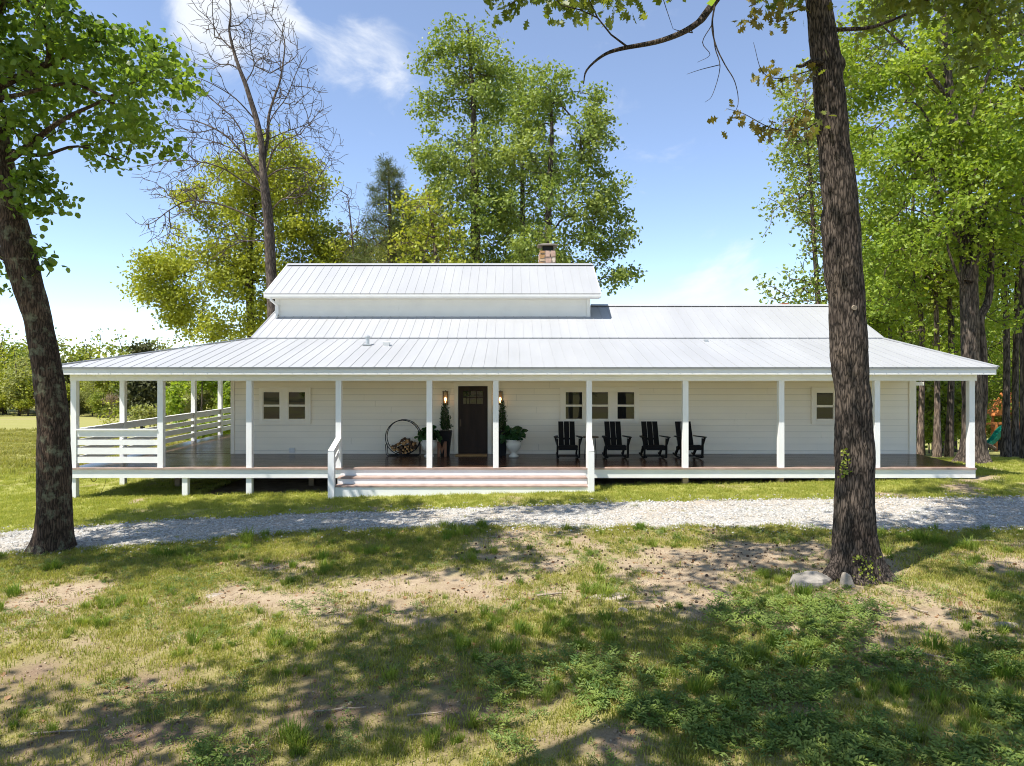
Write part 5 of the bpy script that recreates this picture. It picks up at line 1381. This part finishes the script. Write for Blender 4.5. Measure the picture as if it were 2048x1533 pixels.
# --- the leafless tree behind the house
Yb = 34.0
def tb(l): return [(1.0 * x / 2.9257, 1.0 * y / 2.9257) for x, y in l]
tb_tr = [(548, 700), (545, 600), (541, 520)] + tb([(1578, 1400), (1570, 1280), (1555, 1150), (1545, 1060), (1535, 950), (1528, 830), (1500, 700), (1470, 600), (1435, 490), (1400, 400), (1365, 290), (1342, 180), (1350, 90), (1345, 0), (1340, -120)])
rb = [.30, .28, .27, .26, .25, .24, .20, .17, .155, .14, .125, .11, .09, .075, .06, .045, .035, .02]
gb_ = [([(1545, 940), (1552, 800), (1545, 650), (1565, 520), (1582, 420), (1590, 280), (1588, 150), (1560, 40), (1570, -60)], .12, .02),
       ([(1535, 1050), (1460, 960), (1380, 870), (1290, 770), (1180, 695), (1060, 640), (960, 615), (880, 600)], .10, .014),
       ([(1555, 1130), (1490, 1010), (1440, 900), (1420, 790), (1360, 690), (1270, 610), (1190, 540), (1100, 500), (1000, 490)], .07, .01),
       ([(1560, 1040), (1640, 1005), (1730, 1000), (1810, 1030), (1880, 1090)], .07, .012), ([(1560, 1000), (1620, 900), (1700, 860), (1790, 850), (1880, 770), (1920, 680)], .07, .012),
       ([(1590, 1230), (1660, 1170), (1760, 1160), (1860, 1080), (1940, 960), (1990, 880)], .06, .01), ([(1570, 1340), (1500, 1290), (1400, 1240), (1260, 1195), (1120, 1190), (1020, 1245), (930, 1320), (860, 1330), (790, 1270)], .075, .01),
       ([(1540, 1130), (1450, 1080), (1350, 1020), (1240, 1000), (1110, 1015), (1010, 1060), (950, 1085)], .06, .01), ([(1500, 710), (1400, 600), (1290, 540), (1200, 520), (1060, 500)], .05, .01),
       ([(1400, 410), (1320, 350), (1220, 320), (1160, 270), (1110, 200)], .05, .01), ([(1370, 300), (1290, 220), (1230, 130), (1180, 60), (1140, 0)], .05, .01), ([(1435, 490), (1500, 400), (1490, 300), (1520, 180), (1500, 60)], .045, .01),
       ([(1555, 780), (1600, 680), (1680, 580), (1740, 440), (1800, 330), (1840, 300)], .05, .009), ([(1580, 430), (1650, 350), (1700, 260), (1660, 130), (1640, 40)], .04, .008), ([(1545, 830), (1640, 760), (1740, 700), (1850, 620), (1890, 560)], .04, .008),
       ([(1590, 1420), (1480, 1400), (1350, 1410), (1200, 1480), (1080, 1560)], .06, .01), ([(1540, 1060), (1400, 900), (1230, 830), (1120, 820), (1030, 835)], .045, .008)]
rgb_ = np.random.default_rng(5)
gb2 = []
for pl, a, b in gb_:
    jy = rgb_.uniform(-.55, .55); gb2.append((TP(tb(pl), Yb, jy), a * .78, b * .8))
envb = [E(440, 120, 90, 120, Yb, 3.), E(540, 90, 70, 110, Yb, 3.), E(400, 260, 110, 100, Yb, 3.), E(590, 220, 75, 110, Yb, 3.), E(640, 320, 60, 80, Yb, 2.5), E(380, 380, 110, 60, Yb, 2.6), E(330, 190, 40, 40, Yb, 1.5), E(470, 330, 100, 100, Yb, 2.5), E(340, 460, 70, 50, Yb, 1.6), E(470, -60, 110, 80, Yb, 2.5), E(600, 380, 80, 50, Yb, 2.), E(420, 480, 90, 45, Yb, 1.8)]
make_tree('bare_tree', 'tall leafless tree with grey forking branches rising behind the roof', 'tree', TP(tb_tr, Yb), rb, envb, 2600, .45, None, 'bare', .0105, gb2, seed=9, n=10, sub=4, gap=.36, gscale=.6, shell=.42, sides=4, cospen=1.1, bow=.16, expo=2.7)

# --- leafy trees behind the house
def bg_tree(nm, lab, tpx, Y, w0, w1, env, tips, leaf, bark='grey', seed=1, **k):
    tr_ = TP(tpx, Y); g0 = gz(tr_[0][0], Y); tr_ = [np.array([tr_[0][0], Y, g0 - .1])] + tr_
    rad = list(np.linspace(w0, w1, len(tr_))); kw = dict(seg=.7, tip=.012, gap=.40, gscale=.55, shell=.5, sides=4, core_from=.12, minr=.008); kw.update(k)
    return make_tree(nm, lab, 'tree', tr_, rad, env, tips, leaf=leaf, bark=bark, seed=seed, **kw)
Y = 36.; bg_tree('poplar_tree', 'tallest green poplar rising behind the middle of the raised roof', [(951, 560), (951, 420), (949, 300), (946, 200), (940, 110), (936, 50)], Y, .33, .04,
   [E(935, 95, 70, 70, Y, 2.2), E(900, 130, 60, 60, Y, 1.6), E(970, 150, 60, 80, Y, 2.), E(925, 220, 95, 70, Y, 2.6), E(870, 205, 40, 35, Y, 1.4), E(900, 330, 80, 80, Y, 2.6), E(970, 330, 90, 90, Y, 2.8), E(860, 330, 55, 40, Y, 1.5), E(930, 440, 110, 80, Y, 3.), E(840, 430, 50, 60, Y, 2.), E(940, 520, 120, 45, Y, 3.)],
   430, dict(k=62, sigma=.30, size=.185, mat='poplar', rmax=.05, inner=.22), seed=41)
Y = 33.5; bg_tree('poplar_tree', 'broad green poplar behind the stone chimney', [(1097, 560), (1096, 450), (1099, 360), (1104, 270), (1100, 180)], Y, .26, .05,
   [E(1075, 215, 55, 60, Y, 2.), E(1110, 210, 60, 70, Y, 2.), E(1165, 235, 60, 55, Y, 2.), E(1130, 310, 100, 80, Y, 2.6), E(1195, 270, 45, 55, Y, 1.6), E(1200, 400, 60, 50, Y, 2.), E(1110, 420, 110, 80, Y, 2.8), E(1215, 470, 48, 55, Y, 1.6), E(1120, 510, 110, 50, Y, 2.6), E(1225, 555, 48, 32, Y, 1.5), E(1060, 330, 60, 70, Y, 2.)],
   430, dict(k=58, sigma=.28, size=.18, mat='poplar', rmax=.05, inner=.22), seed=43)
Y = 39.; bg_tree('poplar_tree', 'slimmer poplar standing between and behind the two big poplars', [(1046, 560), (1045, 450), (1044, 330), (1035, 220)], Y, .24, .05,
   [E(1030, 200, 60, 70, Y, 2.), E(1045, 320, 85, 80, Y, 2.5), E(1040, 430, 95, 80, Y, 2.5), E(1050, 530, 100, 50, Y, 2.5)], 230, dict(k=60, sigma=.32, size=.19, mat='poplar', rmax=.05, inner=.22), seed=45)
Y = 31.5; bg_tree('maple_tree', 'small yellow-green maple with a thin trunk left of the tallest poplar', [(872, 560), (868, 480), (860, 420), (850, 370)], Y, .12, .03,
   [E(850, 420, 55, 45, Y, 1.4), E(880, 480, 60, 50, Y, 1.6), E(830, 490, 50, 40, Y, 1.4), E(860, 530, 80, 30, Y, 1.6)], 200, dict(k=8, sigma=.28, size=.2, mat='yellow', rmax=.05), 'pale', seed=47)
Y = 45.; bg_tree('yellow_green_tree', 'big rounded yellow-green tree behind the leafless tree', [(505, 690), (500, 600), (500, 500), (510, 400), (520, 330)], Y, .4, .08,
   [E(545, 330, 80, 50, Y, 3.), E(500, 380, 110, 60, Y, 3.5), E(600, 380, 60, 60, Y, 2.6), E(420, 430, 85, 55, Y, 3.), E(360, 450, 45, 45, Y, 2.), E(500, 470, 130, 70, Y, 4.), E(620, 470, 60, 60, Y, 2.6), E(340, 540, 60, 50, Y, 2.6), E(440, 560, 130, 70, Y, 4.), E(310, 580, 45, 45, Y, 2.), E(570, 560, 110, 60, Y, 3.6), E(360, 630, 70, 40, Y, 2.8), E(660, 520, 60, 45, Y, 2.5), E(470, 650, 120, 50, Y, 3.5)],
   850, dict(k=62, sigma=.42, size=.22, mat='yellow', rmax=.06, inner=.22), seed=49, gap=.43)
Y = 48.; bg_tree('mid_green_tree', 'low mid-green tree filling the gap between pine and yellow tree', [(700, 640), (700, 560), (695, 480)], Y, .25, .06,
   [E(690, 500, 60, 45, Y, 2.6), E(740, 520, 60, 40, Y, 2.6), E(640, 550, 70, 40, Y, 2.6), E(800, 510, 60, 45, Y, 2.6)], 320, dict(k=11, sigma=.4, size=.3, mat='hedge', rmax=.06), seed=51)
Y = 40.; bg_tree('maple_tree', 'yellowish loose-crowned maple behind the pine', [(812, 600), (815, 500), (820, 420)], Y, .18, .05,
   [E(825, 400, 45, 40, Y, 1.6), E(840, 460, 55, 45, Y, 2.), E(800, 500, 60, 40, Y, 2.)], 200, dict(k=9, sigma=.34, size=.24, mat='hedge', rmax=.05), seed=53)
# bare sapling twigs between the leafless tree and the pine
Y = 43.; bg_tree('bare_tree', 'thin leafless sapling between the yellow-green tree and the pine', [(712, 640), (708, 520), (700, 430), (695, 390)], Y, .10, .02,
   [E(695, 420, 45, 70, Y, 1.6), E(700, 480, 60, 50, Y, 1.6)], 260, None, 'bare', seed=54, tip=.01)
# pine with whorled boughs
Y = 33.; rgp = np.random.default_rng(15); att = []
xt = U(780, Y)
for v in np.linspace(335, 560, 26):
    wdt = (8 + (v - 325) * .42) * (1 if v < 430 else .95); k = 3 + int((v - 325) / 45)
    for i in range(k * 2):
        a = rgp.uniform(0, 2*pi); R = wdt * rgp.uniform(.4, 1.) * Y / FPX
        if rgp.uniform() < .25 and v > 400: continue
        att.append((xt + R*cos(a), Y + R*sin(a) * .8, Zv(v, Y) + R * .18 + rgp.normal(0, .12)))
T_NEED = (np.array([(0,0,0),(.9,.05,.1),(1,-.03,.12),(0,0,0),(.75,.5,.0),(.82,.42,.02),(0,0,0),(.75,-.5,.0),(.82,-.42,.02),(0,0,0),(.6,.1,.6),(.68,.04,.62)]), [np.array([(0,1,2),(3,4,5),(6,7,8),(9,10,11)])])
bg_tree('pine_tree', 'dark green pine with a bare lower trunk behind the raised roof', [(782, 600), (781, 520), (780, 430), (777, 326)], Y, .22, .03, None, 0, dict(k=14, sigma=.17, size=.26, tmpl=T_NEED, mat='pine', rmax=.035, up=.3, droop=-.5, outw=.5), 'pine', seed=55, attr=np.array(att), seg=.5, cospen=.3, bow=.05, core_from=.2)

# --- field side: cedar, bushes, far treeline
Y = 60.; bg_tree('cedar_tree', 'dark bushy cedar seen between the railed porch posts', [(285, 800), (285, 740), (284, 700)], Y, .2, .05,
   [E(285, 800, 34, 36, Y, 1.6), E(286, 760, 30, 45, Y, 1.5), E(285, 715, 20, 35, Y, 1.)], 300, dict(k=14, sigma=.3, size=.34, mat='cedar', rmax=.08, up=.2), 'grey', seed=57, gap=.3)
Y = 31.5; bg_tree('leafy_bush', 'bright green leafy bush just outside the porch railing', [(402, 880), (402, 840), (404, 800), (404, 770)], Y, .07, .02,
   [E(400, 795, 60, 45, Y, 1.2), E(440, 800, 45, 50, Y, 1.2), E(365, 800, 30, 38, Y, .8), E(420, 845, 60, 30, Y, 1.2), E(420, 745, 45, 28, Y, 1.)], 330, dict(k=13, sigma=.16, size=.19, mat='lime', rmax=.04), 'grey', seed=59, gap=.3, seg=.4, tip=.006)
Y = 37.; bg_tree('sapling_tree', 'wispy yellow sapling in the mown field beyond the railing', [(220, 860), (219, 820)], Y, .03, .01,
   [E(216, 822, 26, 26, Y, .7), E(222, 845, 26, 22, Y, .7)], 80, dict(k=2.2, sigma=.12, size=.13, mat='yellow', rmax=.04), 'pale', seed=61, gap=.2, seg=.3, tip=.006)
Y = 42.; bg_tree('hedge_shrub', 'tangled pale green shrub at the field edge below the cedar', [(300, 860), (300, 835)], Y, .05, .02,
   [E(290, 832, 26, 20, Y, 1.), E(320, 830, 25, 22, Y, 1.), E(268, 845, 14, 10, Y, .8)], 120, dict(k=9, sigma=.22, size=.2, mat='hedge', rmax=.05), 'grey', seed=63, gap=.2)

def proto(nm, H, R, seed, leafmat, size, k, tips, bark='grey', crown0=.25, shape='round', tr=.16):
    rp = np.random.default_rng(seed)
    env = []
    for i in range(9):
        f = rp.uniform(0, 1); z = H * (crown0 + (1 - crown0) * (.1 + .8 * f)); wf = (math.sin(pi * min(.98, .15 + .8 * f)) if shape == 'round' else 1.1 - f)
        a = rp.uniform(0, 2*pi); q = R * wf * .55
        env.append(((q*cos(a), q*sin(a), z), (R * .5 * wf + .3, R * .5 * wf + .3, H * .13)))
    trk = [np.array([0, 0, -.6]), np.array([rp.normal(0, .1), 0, H * .3]), np.array([rp.normal(0, .3), rp.normal(0, .3), H * .6]), np.array([rp.normal(0, .4), rp.normal(0, .4), H * .9])]
    return make_tree(nm, None, 'tree', trk, [tr, tr * .8, tr * .5, tr * .15], env, tips, .9, dict(k=k, sigma=size * 1.3, size=size, tmpl=T_DIA, mat=leafmat, rmax=.07, up=.4), bark, .014, seed=seed, n=7, sub=3, gap=.36, gscale=.35, minr=.014, sides=3, core_from=.1, flare=.35)
def place(t, x, y, sc, rz, lab, grp, zs=1.):
    t.location = (x, y, gz(x, y) - .05); t.scale = (sc, sc, sc * zs); t.rotation_euler = (0, 0, rz); t['label'] = lab; t['group'] = grp
protos = [proto('treeline_tree', 9.5, 3.6, 201, 'mid', .42, 12, 210, crown0=-.05), proto('treeline_tree', 10, 4.0, 202, 'hedge', .42, 12, 240, crown0=-.05), proto('treeline_tree', 8, 3.4, 203, 'pink', .30, 8, 230, 'bare', crown0=-.05), proto('treeline_tree', 9, 2.6, 204, 'cedar', .36, 14, 210, crown0=-.03, shape='cone'), proto('treeline_tree', 9, 3.8, 205, 'yellow', .42, 12, 220, crown0=-.05)]
LABS = ['mid-green round tree in the far treeline across the field', 'pale green broad tree in the far treeline across the field', 'pinkish budding bare-looking tree in the far treeline', 'dark conical evergreen in the far treeline across the field', 'yellow-green tree in the far treeline across the field']
rt = random.Random(17); used = [False] * 5
x = -84.0; row = 0
spots = []
for row, (y0, sc0, step) in enumerate(((94, .86, 3.4), (101, 1.05, 3.8), (90.5, .45, 2.3), (107, 1.18, 4.5))):
    x = -84.
    while x < (-22 if row < 2 else -26 if row == 2 else -18):
        spots.append((x + rt.uniform(-1, 1), y0 + rt.uniform(-2, 2) + (6 if x > -36 else 0), sc0 * rt.uniform(.85, 1.18))); x += step * rt.uniform(.75, 1.2)
for (x, y, sc) in spots:
    k = rt.choices(range(5), [.30, .22, .16, .12, .20])[0]
    t = protos[k] if not used[k] else copy_tree(protos[k]); used[k] = True
    place(t, x, y, sc, rt.uniform(0, 6.28), LABS[k], 'trees of the far treeline')
for k in range(5):
    if not used[k]: place(protos[k], -60 + k, 104, 1., 0, LABS[k], 'trees of the far treeline')

# --- wood on the far end of the house
Ym = 22.6; bx = U(1946, Ym)
s = Ym / FPX
tm = [(1946, 930), (1946, 880), (1944, 800), (1941, 700), (1938, 600), (1936, 500), (1930, 400), (1915, 300), (1900, 200), (1890, 90), (1885, -60)]
wm = [46, 41, 36, 33, 31, 31, 28, 22, 17, 12, 5]
gm_ = [(TP([(1955, 880), (1966, 800), (1968, 700), (1966, 640), (1985, 600), (1992, 540), (1996, 470), (2000, 380), (2010, 300)], Ym, .05), .19, .05),
       (TP([(1938, 560), (1950, 500), (1958, 440), (1972, 400), (2010, 375), (2060, 382)], Ym - .3, -.1), .15, .05), (TP([(1936, 500), (1900, 470), (1870, 430), (1840, 370), (1815, 310)], Ym, -.25), .10, .03),
       (TP([(1930, 400), (1945, 350), (1950, 310)], Ym - .2, -.1), .09, .04), (TP([(1925, 380), (1880, 330), (1850, 270), (1820, 230)], Ym, -.2), .09, .03), (TP([(1938, 600), (1910, 560), (1880, 500), (1868, 440)], Ym, -.2), .07, .02), (TP([(1915, 300), (1950, 200), (1990, 80)], Ym, -.2), .09, .03), (TP([(1900, 200), (1830, 120), (1760, 60)], Ym, -.1), .08, .03)]
env = [E(1850, 300, 120, 90, Ym, 2.8, -.5), E(1770, 380, 70, 80, Ym, 2.), E(1740, 270, 70, 80, Ym, 2.), E(1930, 330, 120, 110, Ym, 3., -1), E(1900, 170, 150, 90, Ym, 3.), E(2040, 260, 100, 140, Ym, 3.), E(1850, 470, 110, 70, Ym, 2.6, -.6), E(1960, 480, 100, 80, Ym, 2.6, -1), E(1780, 500, 60, 60, Ym, 2.), E(1820, 580, 90, 50, Ym, 2., .5), E(2030, 500, 70, 90, Ym, 2.4), E(1760, 130, 90, 80, Ym, 2.4), E(1950, 40, 160, 90, Ym, 3.), E(1800, 20, 120, 70, Ym, 2.6), E(2120, 150, 130, 160, Ym, 3.), E(1900, -120, 200, 110, Ym, 3.4), E(2000, 620, 60, 40, Ym, 1.6)]
make_tree('maple_tree', 'huge bright green maple with a forked trunk past the end of the porch', 'tree', TP(tm, Ym), [w * s / 2 for w in wm], env, 900, .55,
          dict(k=50, sigma=.23, size=.15, tmpl=T_DIA, mat='lime', up=.7, droop=.3, rmax=.035, outw=.3, inner=.2), 'grey', .010, gm_, seed=71, n=20, sub=8, flare=.7, disp=.012, gap=.42, gscale=.7, shell=.5, sides=5, minr=.006)
Y = 29.; bg_tree('slender_tree', 'airy slender tree with silvery leaves just left of the oak trunk', [(1640, 720), (1636, 600), (1628, 480), (1622, 380), (1615, 280), (1610, 180)], Y, .16, .03,
   [E(1610, 170, 55, 60, Y, 1.8), E(1600, 280, 60, 60, Y, 1.8), E(1625, 330, 50, 60, Y, 1.8), E(1590, 400, 55, 40, Y, 1.6), E(1630, 470, 55, 60, Y, 1.8), E(1570, 570, 50, 40, Y, 1.5), E(1630, 580, 50, 45, Y, 1.6), E(1560, 480, 38, 30, Y, 1.2)], 420, dict(k=7, sigma=.26, size=.18, mat='poplar', rmax=.045), 'pale', seed=73, gap=.45)
Y = 34.; bg_tree('maple_tree', 'yellow-green maple at the wood edge beside the oak trunk', [(1690, 720), (1690, 560), (1680, 400), (1670, 250)], Y, .22, .04,
   [E(1640, 180, 70, 70, Y, 2.4), E(1690, 260, 90, 90, Y, 2.6), E(1650, 340, 70, 60, Y, 2.2), E(1700, 420, 90, 90, Y, 2.6), E(1740, 560, 80, 80, Y, 2.6), E(1720, 130, 80, 80, Y, 2.4), E(1600, 260, 40, 40, Y, 1.6)], 400, dict(k=48, sigma=.30, size=.18, mat='mid', rmax=.05, inner=.2), seed=75, gap=.40)
# trunks of the wood that stand out one by one
wp = [proto('wood_tree', 17, 3.6, 301, 'lime', .24, 9, 330, 'pale', crown0=.20, tr=.135), proto('wood_tree', 18, 3.4, 302, 'mid', .24, 9, 330, 'grey', crown0=.22, tr=.15), proto('wood_tree', 16, 3.8, 303, 'lime', .24, 9, 330, 'grey', crown0=.18, tr=.13)]
us = [False] * 3
named = [(1840, 30.5, 1., 'pale trunk at the house corner, nearest to the end wall of the porch'), (1875, 29.5, .98, 'pale trunk second from the house corner at the wood edge'), (1898, 30, 1.02, 'darker trunk third from the house corner at the wood edge'),
         (2012, 27., .95, 'dark trunk standing in front of the play set'), (2056, 24.5, 1.45, 'thick grey trunk at the very edge of the view past the play set'), (2030, 30., 1.1, 'trunk between the play set and the thick grey edge trunk')]
for k, (u, y, sc, lab) in enumerate(named):
    q = [0, 0, 1, 1, 1, 2][k]
    t = wp[q] if not us[q] else copy_tree(wp[q]); us[q] = True
    place(t, U(u, y), y, sc, k * 1.3, lab, 'trees of the wood by the house')
rw = random.Random(29)
for i in range(34):
    y = rw.uniform(38, 75); u = rw.uniform(1735, 2150)
    if 1955 < u < 2050 and y < 64: y = 66 + rw.uniform(0, 8)
    q = rw.randrange(3); t = copy_tree(wp[q]); place(t, U(u, y), y, rw.uniform(.75, 1.15), rw.uniform(0, 6.28), 'leafy tree deeper in the wood beyond the porch end', 'trees deeper in the wood', rw.uniform(.9, 1.1))
up_ = [proto('sapling_tree', 5.5, 2.2, 311, 'lime', .20, 11, 150, 'grey', crown0=.05, tr=.05), proto('sapling_tree', 4.5, 2.0, 312, 'mid', .20, 11, 140, 'grey', crown0=.05, tr=.05)]
us2 = [False] * 2
for i in range(60):
    y = rw.uniform(29.5, 56); u = rw.uniform(1790, 2130)
    if abs(u - 1992) < 105: continue
    if u < 1935: y = max(y, 34.5)
    q = rw.randrange(2); t = up_[q] if not us2[q] else copy_tree(up_[q]); us2[q] = True
    place(t, U(u, y), y, rw.uniform(.6, 1.25), rw.uniform(0, 6.28), 'bright leafy sapling under the trees of the wood', 'saplings under the wood')
for i in range(14):
    u = 1890 + i * 15; y = rw.uniform(66, 74); t = copy_tree(up_[i % 2]); place(t, U(u, y), y, rw.uniform(1.1, 1.6), rw.uniform(0, 6.28), 'bright leafy sapling behind the play set', 'saplings behind the play set')
# --- play set beyond the trunks
Yp2 = 60.; g0 = Zv(897, Yp2)
ps = empty('play_set', (U(2000, Yp2), Yp2, g0), 'orange timber play set with gabled roofs and a green slide among the trunks', 'play set')
bld = lambda nm, mb, mt: mb.build(nm, M[mt], ps)
zb_ = Zv(847, Yp2)
bld('beam', MB().box(U(1958, Yp2), U(2012, Yp2), Yp2 - .08, Yp2 + .08, zb_ - .1, zb_ + .1), 'play_wood')
for u in (1969, 1992, 2012, 2040):
    bld('post', MB().box(U(u, Yp2) - .09, U(u, Yp2) + .09, Yp2 - .09, Yp2 + .09, g0 - .3, zb_ - .102 if u < 2000 else Zv(828, Yp2)), 'play_wood')
    bld('post', MB().box(U(u, Yp2) - .09, U(u, Yp2) + .09, Yp2 + 1.6, Yp2 + 1.78, g0 - .3, zb_ - .102 if u < 2000 else Zv(828, Yp2)), 'play_wood')
for (ua, ub, vt, vb_) in ((1986, 2024, 801, 830), (2012, 2056, 786, 832)):
    xa, xb, xm = U(ua, Yp2), U(ub, Yp2), U((ua + ub) / 2, Yp2); zt_, zb2 = Zv(vt, Yp2), Zv(vb_, Yp2); o_ = -.3 if ua < 2000 else .3
    bld('roof', MB().prism([(xa, Yp2 + o_, zb2), (xm, Yp2 + o_, zt_), (xm, Yp2 + o_, zt_ - .1), (xa, Yp2 + o_, zb2 - .1)], (0, 1.7, 0)), 'play_wood')
    bld('roof', MB().prism([(xb, Yp2 + o_, zb2), (xm, Yp2 + o_, zt_ - .002), (xm, Yp2 + o_, zt_ - .1), (xb, Yp2 + o_, zb2 - .1)], (0, 1.7, 0)), 'play_wood')
    bld('gable', MB().prism([(xa + .25, Yp2 + o_ + .15, zb2), (xb - .25, Yp2 + o_ + .15, zb2), (xm, Yp2 + o_ + .15, zt_ - .2)], (0, .05, 0)), 'play_wood')
bld('platform', MB().box(U(2005, Yp2), U(2045, Yp2), Yp2 + .0, Yp2 + 1.6, Zv(858, Yp2), Zv(855, Yp2)), 'play_wood')
sl = MB(); sp_ = [(2006, 854), (1997, 859), (1988, 868), (1981, 879), (1974, 886), (1966, 890)]
for (a, b) in zip(sp_[:-1], sp_[1:]):
    pa = np.array([U(a[0], Yp2), Yp2 - .5, Zv(a[1], Yp2)]); pb = np.array([U(b[0], Yp2), Yp2 - .5, Zv(b[1], Yp2)])
    sl.bar(pa, pb, .6, .06).bar(pa + (0, -.32, .12), pb + (0, -.32, .12), .06, .3).bar(pa + (0, .32, .12), pb + (0, .32, .12), .06, .3)
bld('slide', sl, 'slide')
tag(MB().tube([(U(1970, 58), 58, Zv(889, 58)), (U(1980, 58), 58, Zv(893, 58)), (U(1990, 58), 58, Zv(898, 58))], [.18, .2, .18], 8).build('fallen_log', BARK['pale']), 'pale log lying at the foot of the green slide', 'log')

# --- trees standing behind the viewpoint whose shade falls across the yard
def shade_tree(x, y, H, R, seed, lab, crown0=.45, k=8, tips=360, mat='near', lean=(0, 0)):
    rp = np.random.default_rng(seed); g = gz(x, y); env = []
    for i in range(11):
        f = rp.uniform(0, 1); a = rp.uniform(0, 2*pi); wf = math.sin(pi * (.2 + .7 * f)); q = R * rp.uniform(.2, .75) * wf
        env.append(((x + lean[0] + q*cos(a), y + lean[1] + q*sin(a), g + H * (crown0 + (.97 - crown0) * f)), (R * .38, R * .38, H * .08)))
    trk = [np.array([x, y, g - .1]), np.array([x + lean[0]*.1, y + lean[1]*.1, g + H*.3]), np.array([x + lean[0]*.6, y + lean[1]*.6, g + H*.6]), np.array([x + lean[0], y + lean[1], g + H*.92])]
    make_tree('shade_tree', lab, 'tree', trk, [.17, .14, .10, .03], env, tips, .6, dict(k=k, sigma=.26, size=.21, tmpl=T_DIA, mat=mat, rmax=.03, up=.5), 'oak', .008, seed=seed, n=14, sub=6, gap=.50, gscale=.5, flare=.6, minr=.006, core_from=.2)
SHADE = [(-10.0, 2.4, 13, 3.8, 401, 'tree behind the viewpoint on the field side', (2.6, 2.0)), (-5.2, 1.6, 13, 3.6, 402, 'leaning tree close behind the viewpoint', (2.8, 2.9)),
         (4.4, .8, 13.5, 3.6, 403, 'tree behind the viewpoint on the oak side', (-2.0, 3.6))]
for x_, y_, h_, r_, s_, l_, ln in SHADE: shade_tree(x_, y_, h_, r_, s_, l_, .58, lean=ln)
for i in range(20):
    t = copy_tree(up_[i % 2]); place(t, -24 + i * 2.5 + rw.uniform(-.6, .6), rw.uniform(-20, -11), rw.uniform(.5, .8), rw.uniform(0, 6.28), 'sapling at the edge of the wood behind the viewpoint', 'saplings behind the viewpoint')
# the edge of a wood behind the viewpoint, mirrored in the window glass
for i in range(14):
    t = copy_tree(wp[i % 3]); place(t, -36 + i * 5.2 + rw.uniform(-1, 1), rw.uniform(-46, -32), rw.uniform(.7, 1.0), rw.uniform(0, 6.28), 'tree of the wood behind the viewpoint', 'wood behind the viewpoint')
